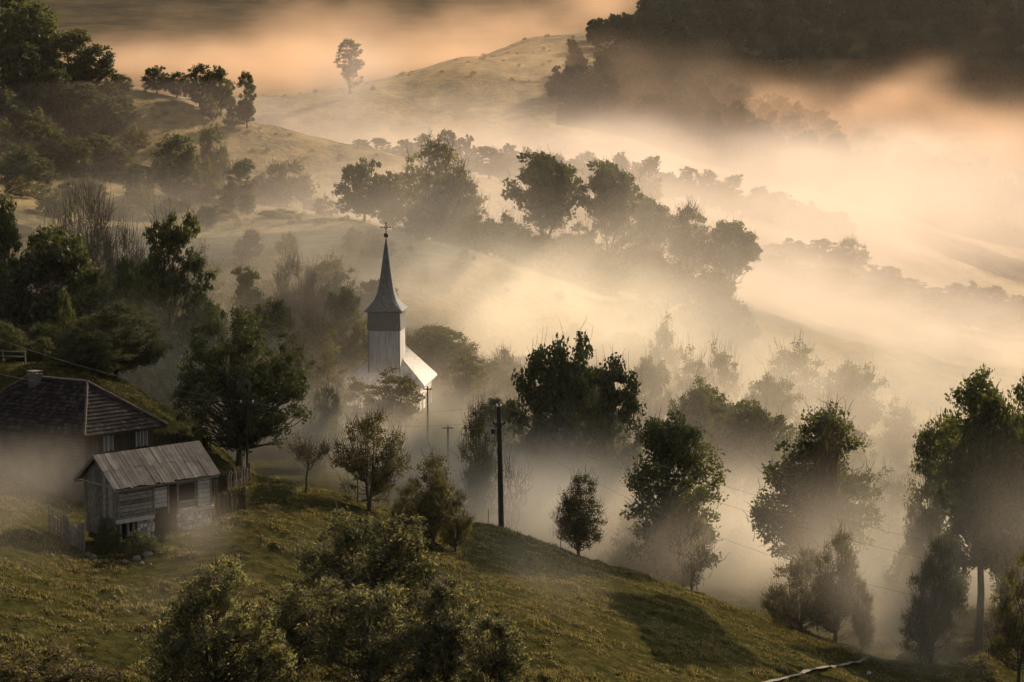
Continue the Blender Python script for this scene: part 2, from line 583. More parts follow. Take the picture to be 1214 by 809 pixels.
haze_mat = vol_mat("haze_air", (0.96, 0.88, 0.76), 0.5, 0.000018, False)
tagged(box_mesh("haze", (-2100, -60, -80), (2100, 3300, 420), haze_mat), kind="stuff")

mist_near = vol_mat("mist_low", (0.99, 0.915, 0.755), 0.28)
mist_mid = vol_mat("mist_valley", (0.95, 0.835, 0.725), 0.13)
mist_far = vol_mat("mist_far", (0.82, 0.58, 0.385), 0.25)

fog_bank("valley_mist", (-75, 78, -2), (85, 335, 52), (1.1, 1.4, 0.9), [
    # wisps over the foreground slope
    B(0, 640, 120, 60, 60, 7, 0.03), B(40, 570, 129, 60, 36, 4, 0.02), B(218, 640, 118, 40, 26, 3, 0.03), B(200, 715, 106, 70, 30, 5, 0.008),
    B(610, 720, 130, 90, 60, 8, 0.026), B(630, 790, 116, 50, 50, 7, 0.022), B(1045, 710, 146, 60, 80, 8, 0.03), B(400, 690, 120, 80, 30, 5, 0.006),
    # behind the pole ridge
    B(650, 598, 174, 120, 42, 12, 0.07), B(520, 550, 190, 110, 36, 14, 0.036), B(390, 510, 185, 90, 40, 14, 0.014), B(770, 655, 188, 120, 36, 14, 0.032),
    B(870, 600, 190, 80, 60, 16, 0.022), B(1010, 640, 185, 120, 80, 16, 0.022), B(1150, 640, 180, 120, 90, 14, 0.012),
    B(985, 650, 154, 90, 70, 6, 0.018), B(800, 660, 158, 60, 40, 5, 0.022), B(1160, 640, 144, 90, 80, 6, 0.02), B(300, 490, 180, 80, 40, 12, 0.012), B(200, 430, 185, 80, 50, 12, 0.010),
    # round the church
    B(440, 490, 212, 90, 26, 8, 0.045), B(540, 490, 225, 90, 40, 14, 0.018), B(340, 430, 225, 100, 60, 14, 0.007),
    # on the slope behind the church and right across
    B(620, 400, 268, 160, 90, 16, 0.038), B(520, 340, 285, 120, 46, 12, 0.036), B(800, 480, 266, 140, 60, 16, 0.018), B(980, 500, 258, 180, 60, 16, 0.014),
    B(1130, 450, 290, 160, 70, 18, 0.017), B(900, 400, 300, 160, 56, 16, 0.02), B(500, 420, 250, 700, 250, 45, 0.0036), B(250, 300, 300, 150, 50, 16, 0.008), B(380, 300, 300, 90, 40, 12, 0.012),
], mist_near, 0.085, 10.0, 4.4, 3.0, (0.9, 0.3, 1.25))

fog_bank("ridge_mist", (-170, 325, 0), (190, 705, 66), (2.6, 3.2, 1.6), [
    B(620, 310, 338, 120, 40, 10, 0.018), B(700, 295, 345, 140, 45, 12, 0.028), B(860, 345, 366, 140, 44, 16, 0.03), B(1000, 410, 375, 170, 50, 18, 0.028), B(1180, 440, 385, 140, 50, 20, 0.028),
    B(600, 260, 400, 900, 170, 60, 0.003), B(415, 92, 640, 50, 40, 20, 0.012), B(960, 330, 415, 160, 60, 14, 0.008), B(1000, 375, 412, 190, 26, 9, 0.028), B(1160, 425, 412, 150, 30, 9, 0.028), B(300, 260, 365, 160, 35, 18, 0.008), B(120, 235, 370, 120, 35, 16, 0.006), B(500, 245, 400, 130, 45, 20, 0.014),
    B(900, 350, 425, 180, 36, 14, 0.016), B(1120, 410, 430, 160, 36, 14, 0.018),
    B(640, 215, 480, 140, 40, 24, 0.013), B(850, 255, 490, 150, 40, 26, 0.02), B(1050, 280, 500, 200, 50, 26, 0.022), B(420, 190, 490, 90, 30, 20, 0.008),
    B(900, 220, 590, 200, 40, 26, 0.018), B(1120, 240, 600, 200, 60, 30, 0.022), B(700, 190, 600, 180, 40, 34, 0.013), B(500, 165, 620, 150, 40, 34, 0.010),
    B(330, 140, 620, 100, 36, 30, 0.006), B(1000, 190, 640, 250, 34, 30, 0.012),
], mist_mid, 0.035, 20.0, 4.0, 1.0, (0.9, 0.28, 1.25))

fog_bank("mountain_mist", (-420, 690, -20), (420, 1900, 190), (4.5, 6.5, 3), [
    B(1000, 95, 800, 300, 60, 40, 0.0009), B(900, 128, 790, 260, 36, 30, 0.004), B(720, 125, 728, 120, 34, 12, 0.014), B(850, 130, 728, 120, 28, 12, 0.008), B(600, 75, 760, 190, 40, 36, 0.004), B(350, 30, 1250, 400, 70, 150, 0.0010), B(540, 150, 735, 150, 26, 30, 0.007), B(700, 165, 750, 120, 30, 24, 0.010), B(860, 180, 770, 110, 30, 24, 0.016), B(1000, 175, 780, 110, 34, 24, 0.018), B(1150, 190, 780, 120, 36, 24, 0.02),
    B(1050, 128, 790, 50, 24, 20, 0.022, 0.5), B(900, 140, 790, 60, 22, 20, 0.013, 0.4), B(1200, 160, 790, 60, 22, 24, 0.016), B(1130, 135, 790, 40, 20, 20, 0.012, -0.3),
    B(370, 65, 1250, 70, 42, 110, 0.005, 0.25), B(250, 85, 1250, 160, 34, 110, 0.004), B(560, 45, 1300, 80, 34, 110, 0.005, 0.2), B(700, 10, 1350, 55, 34, 110, 0.005, 0.3),
    B(200, 75, 1500, 250, 26, 150, 0.0022), B(500, 75, 1500, 300, 26, 150, 0.0022),
], mist_far, 0.028, 30.0, 3.6, 2.0, (0.9, 0.25, 1.3))


# unseen mist patches, added above the view to shade the farm from the sun
def over(x, y, z, height, r, rz, d):
    """Patch at the given height on the sun's line from the ground point (x, y, z)."""
    t_ = (height - z) / sdir.z
    return ((x + sdir.x * t_, y + sdir.y * t_, height), (r, r * 1.3, rz), d, 0.0)


fog_bank("shading_mist", (-30, 165, 76), (120, 420, 112), (2.5, 3, 1.6), [
    over(-29, 141, 30, 94, 10, 3.5, 0.085), over(-40, 190, 28, 94, 14, 3.5, 0.06), over(-60, 245, 30, 94, 16, 4, 0.05),
], mist_near, 0.06, 10.0, 2.6, 7.0)

# ------------------------------------------------------------------ trees: trunk and limbs as tapered tubes, crowns as many small leaves in clumps
def unit(v):
    return v / (np.linalg.norm(v, axis=-1, keepdims=True) + 1e-9)


def leaf_quads(r, C, rad, n, size, squash=0.75, up=0.4, aspect=0.55, droop=0.0):
    """n leaves round every clump centre."""
    k = len(C)
    d = unit(r.normal(size=(k, n, 3)))
    rr = r.random((k, n, 1)) ** 0.55
    off = d * rr * rad[:, None, None]
    off[..., 2] *= squash
    if droop:
        off[..., 2] -= droop * (off[..., 0] ** 2 + off[..., 1] ** 2) / np.maximum(rad[:, None], .1)
    P = (C[:, None] + off).reshape(-1, 3)
    nrm = unit(r.normal(size=P.shape) + up * np.array([0, 0, 1]) + 0.3 * d.reshape(-1, 3))
    a = unit(np.cross(nrm, r.normal(size=P.shape)))
    b = np.cross(nrm, a)
    s = size * (0.6 + 0.8 * r.random((len(P), 1)))
    V = np.stack([P - a * s, P + b * s * aspect, P + a * s, P - b * s * aspect], 1).reshape(-1, 3)
    return V, np.arange(len(V)).reshape(-1, 4)


def branch_pts(r, A, Bp, k=6, sag=0.12, jit=0.05):
    """Curved limbs from A (n,3) to Bp (n,3): they leave the trunk upward and bend outward."""
    t = np.linspace(0, 1, k)[None, :, None]
    L = np.linalg.norm(Bp - A, axis=1)[:, None, None]
    P = A[:, None] * (1 - t) + Bp[:, None] * t
    P[..., 2:3] += sag * L * np.sin(np.pi * t) * -1.0 * (1 - 1.2 * t)
    j = r.normal(size=P.shape) * jit * L
    j[:, 0] = 0
    j[:, -1] = 0
    return P + j


def make_tree(seed, H=10.0, lobes=None, nclump=70, clump=(0.7, 1.2), leaves=90, lsize=0.16, trunk=0.22, stems=1, fork=0.3,
              spread=0.25, lean=0.0, squash=0.75, up=0.4, droop=0.0, bare=0.0, twigs=0, twig_len=1.2, sides=6, shell=0.45, aspect=0.55,
              twig_up=1.0, sag=0.12, trunk_top=0.85, voids=5):
    """Returns (wood verts, quads), (leaf verts, quads). lobes: (cx, cy, cz, rx, ry, rz) ellipsoids of the crown."""
    r = np.random.default_rng(seed)
    lobes = np.array(lobes, float)
    vol = np.prod(lobes[:, 3:], axis=1) ** 0.75
    which = r.choice(len(lobes), size=nclump * 6, p=vol / vol.sum())
    d = unit(r.normal(size=(nclump * 6, 3)))
    rad = shell + (1 - shell) * r.random((len(d), 1)) ** 0.6
    C = lobes[which, :3] + d * rad * lobes[which, 3:]
    # ragged gaps in the crown
    for _ in range(voids):
        i = r.integers(len(C))
        vr = r.uniform(0.10, 0.2) * lobes[:, 3].max() * 2
        far_ = ((C - (C[i] + d[i] * vr * 0.3)) ** 2).sum(1) > vr ** 2
        C, d = C[far_], d[far_]
    keep = []
    mind = np.mean(clump) * 0.5
    for i in range(len(C)):
        if all(((C[i] - C[j]) ** 2).sum() > mind ** 2 for j in keep):
            keep.append(i)
        if len(keep) >= nclump:
            break
    C = C[keep]
    C[:, 2] = np.maximum(C[:, 2], H * 0.06)
    W = []
    # stems
    stem_paths = []
    top = lobes[:, 2].max() + 0.5 * lobes[lobes[:, 2].argmax(), 5]
    for s in range(stems):
        a = 2 * np.pi * s / stems + r.random() * 1.2
        k = 9
        t = np.linspace(0, 1, k)
        out = spread * H * (t ** 1.3) if stems > 1 else np.zeros(k)
        wob = np.cumsum(r.normal(size=(k, 2)) * 0.018 * H, axis=0) * t[:, None]
        P = np.stack([np.cos(a) * out + wob[:, 0] + lean * H * t, np.sin(a) * out + wob[:, 1], t * top * trunk_top * (1 - 0.15 * r.random() * (stems > 1))], 1)
        P[0, 2] = -0.35
        if stems > 1:
            P[0, :2] += 0.25 * trunk * np.array([np.cos(a), np.sin(a)]) * 2
        R = trunk * (1 - 0.86 * t) * (1.0 if stems == 1 else 0.75)
        R[0] *= 1.35
        stem_paths.append(P)
        W.append(tube_arrays(P[None], R[None], sides + 1))
    # limbs to each clump
    SP_ = np.array(stem_paths)
    A, RA = [], []
    for c in C:
        s = np.argmin([np.linalg.norm(p[-1, :2] - c[:2]) for p in stem_paths])
        p = SP_[s]
        zt = np.clip((c[2] - 0.55 * np.linalg.norm(c[:2] - p[4, :2])) * (0.75 + .2 * r.random()), fork * top * 0.8, top * trunk_top * 0.96)
        tt = np.clip(zt / p[-1, 2], 0, 1) * 8
        i = int(min(tt, 7))
        q = p[i] * (1 - (tt - i)) + p[i + 1] * (tt - i)
        A.append(q)
        RA.append(max(trunk * (1 - 0.86 * tt / 8) * 0.42, 0.012))
    A, RA = np.array(A), np.array(RA)
    P = branch_pts(r, A, C, 6, sag)
    R = RA[:, None] * np.linspace(1, 0.22, 6)[None]
    W.append(tube_arrays(P, R, max(4, sides - 2)))
    # twigs around clump centres (seen where leaves are thin)
    if twigs:
        n = len(C) * twigs
        base = np.repeat(C, twigs, 0) + r.normal(size=(n, 3)) * 0.25
        dirs = unit(r.normal(size=(n, 3)) * 0.6 + np.repeat(unit(C - A), twigs, 0) * 0.5 + np.array([0, 0, twig_up]))
        end = base + dirs * twig_len * (0.5 + 0.8 * r.random((n, 1)))
        Pt = branch_pts(r, base, end, 4, 0.05, 0.05)
        W.append(tube_arrays(Pt, np.broadcast_to(np.array([0.02, 0.016, 0.012, 0.007])[None] * max(1.0, lsize / 0.16), (n, 4)), 3))
    wv, wq, off = [], [], 0
    for v, q in W:
        wv.append(v); wq.append(q + off); off += len(v)
    wood = (np.concatenate(wv), np.concatenate(wq))
    leafy = C[r.random(len(C)) >= bare]
    crad = clump[0] + (clump[1] - clump[0]) * r.random(len(leafy))
    leaf = leaf_quads(r, leafy, crad, leaves, lsize, squash, up, aspect, droop)
    return wood, leaf


def make_spruce(seed, H=10.0, R0=2.2, tiers=16, lsize=0.22):
    r = np.random.default_rng(seed)
    W, Cs = [], []
    t = np.linspace(0, 1, 8)
    W.append(tube_arrays(np.stack([0 * t, 0 * t, t * H - 0.3 * (t == 0)], 1)[None], (0.2 * (1 - 0.95 * t))[None], 6))
    A, E = [], []
    for k in range(tiers):
        f = k / (tiers - 1)
        z = H * (0.1 + 0.88 * f)
        nb = 9 - int(4 * f)
        for b in range(nb):
            a = 2 * np.pi * (b + 0.5 * (k % 2)) / nb + r.normal() * 0.2
            L = R0 * (1 - f) ** 0.9 * (0.75 + 0.45 * r.random()) + 0.12
            A.append((0, 0, z))
            E.append((np.cos(a) * L, np.sin(a) * L, z - 0.3 * L))
    A, E = np.array(A), np.array(E)
    P = branch_pts(r, A, E, 5, 0.06, 0.02)
    W.append(tube_arrays(P, np.linspace(0.05, 0.012, 5)[None].repeat(len(A), 0), 4))
    C = np.concatenate([A + (E - A) * f for f in (0.3, 0.6, 0.9)])
    wv, wq, off = [], [], 0
    for v, q in W:
        wv.append(v); wq.append(q + off); off += len(v)
    leaf = leaf_quads(r, C, np.full(len(C), 0.4), 16, lsize, 0.5, 0.2, 0.4, 0.3)
    return (np.concatenate(wv), np.concatenate(wq)), leaf


PROTO = {}


def proto(name, wl_, leaf, bark="bark"):
    (wv, wq), (lv, lq) = wl_
    lo = np.percentile(lv, 0.4, axis=0) if len(lv) else wv.min(0)
    hi = np.percentile(lv, 99.6, axis=0) if len(lv) else wv.max(0)
    hz = max(hi[2], np.percentile(wv[:, 2], 99.5))
    wx = np.concatenate([wv[:, 0], lv[:, 0]])
    w = np.percentile(wx, 99.3) - np.percentile(wx, 0.7)
    cx = (np.percentile(wx, 99.3) + np.percentile(wx, 0.7)) / 2
    PROTO[name] = dict(trunk=mesh_np(name + "_trunk", wv, wq, [MAT[bark]], True), crown=mesh_np(name + "_crown", lv, lq, [MAT[leaf]]),
                       h=float(hz), w=float(w), cx=float(cx))


# lod: near (under 180 m), mid (to 310 m), far
ROUND = [(0, 0, 5.4, 4.0, 3.9, 4.4), (-2.4, 0.6, 4.0, 2.2, 2.2, 2.6), (2.4, -0.5, 4.2, 2.3, 2.4, 2.6), (0.5, 0.8, 8.3, 2.0, 2.0, 1.5), (-1.6, 0, 7.6, 1.6, 1.6, 1.4)]
OVAL = [(0, 0, 5.4, 2.3, 2.3, 4.4), (0.6, 0.4, 8.2, 1.5, 1.5, 1.7), (-0.9, -0.5, 3.4, 2.0, 1.9, 2.3), (1.2, 0, 2.8, 1.7, 1.7, 1.7)]
TALL = [(0, 0, 6.4, 2.1, 2.1, 3.6), (-1.3, 0.5, 4.8, 1.7, 1.9, 1.6), (1.2, -0.4, 5.6, 1.6, 1.8, 1.8), (0.3, 0, 9.2, 1.2, 1.2, 1.5), (-1.5, 0, 7.2, 1.1, 1.2, 1.2), (0.4, 0, 3.6, 1.9, 1.8, 1.5)]
HIGH = [(0, 0, 7.4, 2.1, 2.1, 2.9), (-1.3, 0.5, 6.0, 1.7, 1.9, 1.6), (1.2, -0.4, 6.4, 1.7, 1.8, 1.8), (0.3, 0, 9.4, 1.3, 1.2, 1.5), (-1.2, 0, 8.4, 1.2, 1.2, 1.2), (-.8, 0, 4.6, 1.6, 1.6, 1.0), (1.5, 0, 4.0, 1.2, 1.1, .9), (-2.0, 0, 5.0, 1.1, 1.1, .9), (2.0, 0, 8.0, .9, .9, .9)]
DOME = [(0, 0, 4.8, 4.2, 4.0, 3.9), (-2.7, 0.4, 3.4, 2.4, 2.4, 2.4), (2.5, 0.2, 3.6, 2.6, 2.4, 2.5), (0.6, 0.6, 7.3, 2.4, 2.2, 1.8), (-1.6, -.5, 6.8, 1.8, 1.7, 1.5)]
SHRUB = [(0, 0, 2.4, 2.4, 2.2, 2.4), (-1.4, 0.3, 1.8, 1.6, 1.6, 1.7), (1.5, -0.2, 2.0, 1.6, 1.6, 1.8), (0.2, 0, 4.0, 1.3, 1.3, 1.1)]
BROAD = [(0, 0, 6.6, 4.0, 3.6, 2.8), (-2.6, .3, 5.8, 2.0, 2.0, 1.7), (2.6, -.2, 6.0, 2.1, 2.0, 1.8), (.8, .2, 8.4, 1.9, 1.9, 1.4), (-1.4, 0, 8.0, 1.7, 1.7, 1.3), (0, 0, 4.4, 2.6, 2.4, 1.4)]
VASE = [(-1.5, 0, 2.2, 1.3, 1.3, 1.6), (1.5, .3, 2.4, 1.3, 1.3, 1.7), (0, 0, 6.2, 2.6, 2.6, 3.4), (-1.7, 0.2, 5.2, 1.6, 1.5, 2.3), (1.7, 0, 5.4, 1.7, 1.6, 2.4), (0.2, 0, 8.8, 1.6, 1.6, 1.1), (0.3, 0.2, 3.4, 1.8, 1.8, 1.7)]
LAYER = [(-1.2, 0, 8.8, 1.7, 1.6, 0.9), (1.0, 0.2, 9.4, 1.5, 1.5, 0.8), (-2.2, 0.2, 7.0, 2.0, 1.8, 1.0), (1.9, -0.3, 7.2, 2.0, 1.8, 1.0), (0, 0, 7.6, 1.9, 1.8, 1.8),
         (-2.6, -0.2, 5.0, 2.0, 1.8, 1.0), (2.8, 0.2, 5.0, 2.2, 1.8, 0.9), (0.2, 0.3, 5.4, 2.2, 2.0, 1.7), (3.4, 0, 3.8, 1.6, 1.4, 0.7), (-1.5, 0, 3.4, 1.9, 1.6, 1.0)]
SPIKE = [(-1.0, 0, 1.8, 1.1, 1.1, 1.3), (1.0, .2, 1.9, 1.1, 1.1, 1.4), (0, 0, 5.6, 1.9, 1.9, 3.2), (0.8, 0, 7.8, 1.2, 1.2, 1.8), (-0.9, 0, 4.2, 1.5, 1.5, 2.0), (0.9, 0.2, 3.4, 1.4, 1.4, 1.6), (-.5, 0, 7.0, 1.1, 1.1, 1.6)]

N1 = dict(twigs=2, twig_len=0.6)
proto("round_near", make_tree(1, 10, ROUND, 290, (0.36, 0.68), 95, 0.1, 0.24, fork=0.2, voids=14, shell=0.4, **N1), "leaf_dark")
proto("round_near_b", make_tree(21, 10, DOME, 280, (0.36, 0.68), 100, 0.1, 0.24, fork=0.2, voids=10, shell=0.4, **N1), "leaf_dark")
proto("oval_near", make_tree(2, 10, OVAL, 230, (0.4, 0.75), 90, 0.1, 0.2, fork=0.18, **N1), "leaf_green")
proto("tall_near", make_tree(3, 11, TALL, 270, (0.4, 0.75), 72, 0.1, 0.2, fork=0.25, voids=4, shell=0.15, twigs=4, twig_len=0.7), "leaf_green")
proto("tall_near_b", make_tree(33, 11, OVAL, 270, (0.42, 0.78), 80, 0.1, 0.19, fork=0.2, voids=1, shell=0.2, **N1), "leaf_green")
proto("high_near", make_tree(34, 12, HIGH, 270, (0.42, 0.8), 82, 0.105, 0.24, fork=0.42, voids=3, shell=0.2, **N1), "leaf_green")
proto("orchard", make_tree(4, 8, VASE, 150, (0.4, 0.75), 42, 0.105, 0.15, stems=4, spread=0.12, fork=0.15, shell=0.2, twigs=9, twig_len=1.1, twig_up=1.5, voids=8), "leaf_olive")
proto("orchard_b", make_tree(44, 8, SPIKE, 140, (0.38, 0.7), 42, 0.105, 0.14, stems=4, spread=0.09, fork=0.15, shell=0.2, twigs=9, twig_len=1.1, twig_up=1.6, voids=8), "leaf_olive")
BUSHY = [(0, 0, 4.4, 2.1, 2.0, 2.7), (-1.5, 0, 3.0, 1.5, 1.4, 1.9), (1.6, .2, 3.5, 1.6, 1.5, 2.2), (.8, 0, 6.9, 1.2, 1.2, 1.5), (-.8, .2, 6.2, 1.2, 1.1, 1.4), (2.1, 0, 5.2, .9, .9, 1.1), (-1.9, 0, 4.9, .9, .9, 1.1)]
proto("bushy", make_tree(46, 8, BUSHY, 170, (0.38, 0.72), 52, 0.1, 0.15, stems=3, spread=0.12, fork=0.15, shell=0.3, twigs=7, twig_len=0.9, twig_up=1.3, voids=14), "leaf_olive")
proto("bushy_b", make_tree(47, 8, [(-x, y, z + .3 * (k % 2), a, b, c) for k, (x, y, z, a, b, c) in enumerate(BUSHY[:5])] + [(1.7, 0, 1.9, 1.3, 1.2, 1.2)], 160, (0.38, 0.72), 52, 0.1, 0.15, stems=4, spread=0.14, fork=0.12, shell=0.3, twigs=8, twig_len=0.9, twig_up=1.3, voids=16), "leaf_olive")
proto("shrub_near", make_tree(5, 5, SHRUB, 110, (0.34, 0.6), 70, 0.11, 0.1, stems=4, spread=0.25, fork=0.1, twigs=5, twig_len=0.7), "leaf_green")
proto("shrub_gold", make_tree(55, 5, SHRUB, 120, (0.34, 0.6), 65, 0.1, 0.1, stems=4, spread=0.25, fork=0.1, twigs=5, twig_len=0.7), "leaf_gold")
WIL = [(0, 0, 4.6, 2.4, 2.2, 2.6), (-1.7, 0.3, 3.4, 1.7, 1.6, 2.4), (1.8, -0.2, 3.6, 1.8, 1.6, 2.6), (0.5, 0.4, 6.8, 1.3, 1.2, 1.2), (2.6, 0.1, 2.6, 1.2, 1.2, 1.6), (-2.4, 0, 2.4, 1.2, 1.1, 1.5), (-0.9, 0, 5.8, 1.1, 1.1, 1.1)]
W1_ = dict(stems=4, fork=0.12, twigs=6, twig_len=0.6, aspect=0.34, voids=12, shell=0.35)
proto("willow", make_tree(6, 7, WIL, 230, (0.34, 0.6), 75, 0.115, 0.15, spread=0.16, **W1_), "leaf_silver")
proto("willow_b", make_tree(66, 7, [(0, 0, 4.4, 2.6, 2.2, 2.6), (1.4, 0, 6.0, 1.6, 1.4, 1.5), (-1.8, 0, 3.4, 1.7, 1.6, 2.3), (2.2, 0, 3.4, 1.6, 1.6, 2.3), (-.6, 0, 6.2, 1.3, 1.3, 1.2), (0, 0, 2.2, 2.4, 1.8, 1.6)], 230, (0.34, 0.6), 75, 0.115, 0.15, spread=0.18, **W1_), "leaf_silver")
proto("willow_c", make_tree(67, 5, [(0, 0, 3.8, 1.4, 1.3, 1.6), (0.7, 0, 2.4, 1.2, 1.1, 1.6), (-0.8, 0, 2.2, 1.1, 1.1, 1.6), (.2, 0, 5.0, .8, .8, .7)], 120, (0.3, 0.52), 75, 0.105, 0.1, spread=0.1, **W1_), "leaf_silver")
proto("apple", make_tree(7, 4, [(0.7, 0, 3.4, 1.6, 1.3, 0.9), (-0.4, 0, 4.0, 1.2, 1.0, 0.7)], 34, (0.3, 0.5), 26, 0.075, 0.13, lean=0.16, fork=0.5, twigs=14, twig_len=0.7, twig_up=0.5, voids=2), "leaf_olive")
proto("bare_sapling", make_tree(8, 5, [(0, 0, 3.2, 1.2, 1.2, 1.9)], 30, (0.3, 0.5), 10, 0.07, 0.07, fork=0.2, twigs=9, twig_len=0.8, bare=0.5, voids=2), "leaf_olive")

proto("round_mid", make_tree(9, 10, ROUND, 180, (0.5, 0.9), 88, 0.15, 0.24, fork=0.2, twigs=2, sides=5), "leaf_green")
proto("dome_mid", make_tree(10, 10, DOME, 190, (0.5, 0.9), 88, 0.15, 0.24, fork=0.2, twigs=2, sides=5), "leaf_green")
proto("oval_mid", make_tree(11, 10, OVAL, 140, (0.45, 0.8), 85, 0.145, 0.2, fork=0.2, twigs=2, sides=5), "leaf_dark")
proto("layer_mid", make_tree(12, 11, LAYER, 190, (0.45, 0.8), 60, 0.15, 0.2, fork=0.2, squash=0.4, up=0.9, twigs=3, twig_up=0.3, sides=5, droop=0.25, trunk_top=0.95), "leaf_green")
proto("feather_mid", make_tree(13, 9, VASE, 120, (0.45, 0.8), 40, 0.16, 0.16, stems=4, spread=0.14, fork=0.15, squash=0.6, twigs=6, sides=5, shell=0.25), "leaf_olive")
proto("shrub_mid", make_tree(14, 5, SHRUB, 80, (0.45, 0.8), 55, 0.14, 0.1, stems=4, spread=0.25, fork=0.1, twigs=6, sides=5), "leaf_olive")
proto("twig_mid", make_tree(15, 10, [(0, 0, 7.0, 2.4, 2.4, 2.6), (-1.2, 0, 4.6, 1.8, 1.8, 2.4), (1.3, 0, 4.8, 1.8, 1.8, 2.4)], 110, (0.5, 0.8), 14, 0.12, 0.15, stems=6, spread=0.13, fork=0.12, twigs=16, twig_len=1.5, twig_up=1.3, bare=0.5, sides=5, sag=0.2, voids=2), "leaf_olive")
proto("dark_mid", make_tree(16, 10, ROUND + [(0, 0, 3.0, 3.8, 3.4, 2.8)], 210, (0.6, 1.0), 110, 0.16, 0.24, fork=0.15, twigs=2, sides=5, voids=5), "leaf_dark")

proto("round_far", make_tree(17, 10, ROUND, 130, (0.5, 1.0), 60, 0.22, 0.26, fork=0.2, sides=4), "leaf_dark")
proto("dome_far", make_tree(18, 10, DOME, 140, (0.5, 1.0), 60, 0.22, 0.26, fork=0.2, sides=4), "leaf_dark")
proto("broad_far", make_tree(27, 10, BROAD, 170, (0.45, 0.85), 54, 0.2, 0.26, stems=3, spread=0.1, fork=0.2, sides=4, shell=0.3, twigs=2, twig_len=1.0), "leaf_green")
proto("broad_mid", make_tree(28, 10, BROAD, 230, (0.45, 0.85), 80, 0.145, 0.26, stems=2, spread=0.06, fork=0.2, sides=5, shell=0.3, twigs=2), "leaf_green")
proto("oval_far", make_tree(19, 10, OVAL, 110, (0.5, 0.9), 54, 0.2, 0.22, fork=0.18, sides=4), "leaf_green")
proto("tall_far", make_tree(20, 11, TALL, 110, (0.45, 0.85), 48, 0.2, 0.2, fork=0.25, sides=4, shell=0.25), "leaf_green")
proto("vase_far", make_tree(22, 10, VASE, 130, (0.5, 0.9), 24, 0.22, 0.22, stems=5, spread=0.15, fork=0.12, twigs=5, twig_len=1.5, twig_up=1.4, sides=4, shell=0.25), "leaf_olive")
proto("shrub_far", make_tree(23, 5, SHRUB, 60, (0.45, 0.8), 36, 0.21, 0.1, stems=3, spread=0.25, fork=0.1, twigs=4, sides=4), "leaf_olive")
proto("shrub_far_b", make_tree(24, 5, [(0, 0, 2.8, 2.0, 2.0, 2.6), (1, 0, 1.8, 1.8, 1.8, 1.8), (-1.2, 0, 1.8, 1.6, 1.6, 1.7)], 64, (0.45, 0.8), 38, 0.21, 0.1, stems=3, spread=0.2, fork=0.1, twigs=5, twig_up=1.6, sides=4), "leaf_green")
proto("lone_far", make_tree(25, 16, [(0, 0, 12.5, 3.0, 3.0, 2.6), (-1.6, 0, 9.0, 2.4, 2.4, 1.9), (1.5, 0, 8.0, 2.2, 2.2, 1.8), (0, 0, 6.4, 2.4, 2.4, 1.5), (0.8, 0, 4.0, 2.6, 2.2, 1.4), (-1, 0, 14, 1.6, 1.6, 1.2)], 140, (0.5, 0.9), 26, 0.3, 0.3, stems=2, spread=0.05, fork=0.15, sides=4), "leaf_olive")
proto("spruce_far", make_spruce(26), "needle")


def plant(kind, p, px, Y, top, width, label, cat="tree", group=None, rz=None, sy=None):
    """A thing at its base on the ground, scaled so that its top and width are those seen at depth Y."""
    pr = PROTO[p]
    g = on_ground(px, Y)
    rz = rng.random() * 6.28 if rz is None else rz
    # height from the top seen
    zt = at(px, top, Y)[2]
    h = max(zt - g[2], 0.6)
    w = width * mpp(Y)
    o = empty(kind, g, rz)
    o.scale = (w / pr["w"], (sy or 1.0) * w / pr["w"], h / pr["h"])
    tagged(o, label, cat, group)
    link("trunk" if cat == "tree" else "stems", pr["trunk"], o)
    link("crown" if cat == "tree" else "foliage", pr["crown"], o)
    return o


def thicket(kind, protos, px, Ys, hts, label, cat, group, n, wr=(0.9, 1.5), seed=1):
    """n like bushes scattered over a stretch of ground; nothing tells them apart, so they share a label."""
    r = np.random.default_rng(seed)
    for _ in range(n):
        q, Y = r.uniform(*px), r.uniform(*Ys)
        g = on_ground(q, Y)
        h = r.uniform(*hts)
        pr = PROTO[protos[r.integers(len(protos))]]
        w = h * r.uniform(*wr)
        o = empty(kind, g, r.random() * 6.28)
        o.scale = (w / pr["w"], w / pr["w"], h / pr["h"])
        tagged(o, label, cat, group)
        link("trunk" if cat == "tree" else "stems", pr["trunk"], o)
        link("crown" if cat == "tree" else "foliage", pr["crown"], o)


def scrub_mass(zones, seed=1):
    """Tiny bushes beyond counting on the far grass: one object."""
    r = np.random.default_rng(seed)
    me_ = PROTO["shrub_far"]["crown"]
    v0 = np.empty(len(me_.vertices) * 3, np.float32)
    me_.vertices.foreach_get("co", v0)
    v0 = v0.reshape(-1, 4, 3) / PROTO["shrub_far"]["h"]
    out = []
    for px, Ys, hts, n in zones:
        for _ in range(n):
            g = on_ground(r.uniform(*px), r.uniform(*Ys))
            h = r.uniform(*hts)
            v = v0[r.random(len(v0)) < 0.2]
            c = v.mean(1, keepdims=True)
            v = (c + (v - c) * 1.7) * np.array([h * r.uniform(.9, 1.5), h * r.uniform(.9, 1.5), h]) + g
            out.append(v.reshape(-1, 3))
    V = np.concatenate(out)
    tagged(link("scrub", mesh_np("scrub", V, np.arange(len(V)).reshape(-1, 4), [MAT["leaf_olive"]])),
           "tiny scrub bushes dotting the open grass of the far hills", "scrub", None, "stuff")

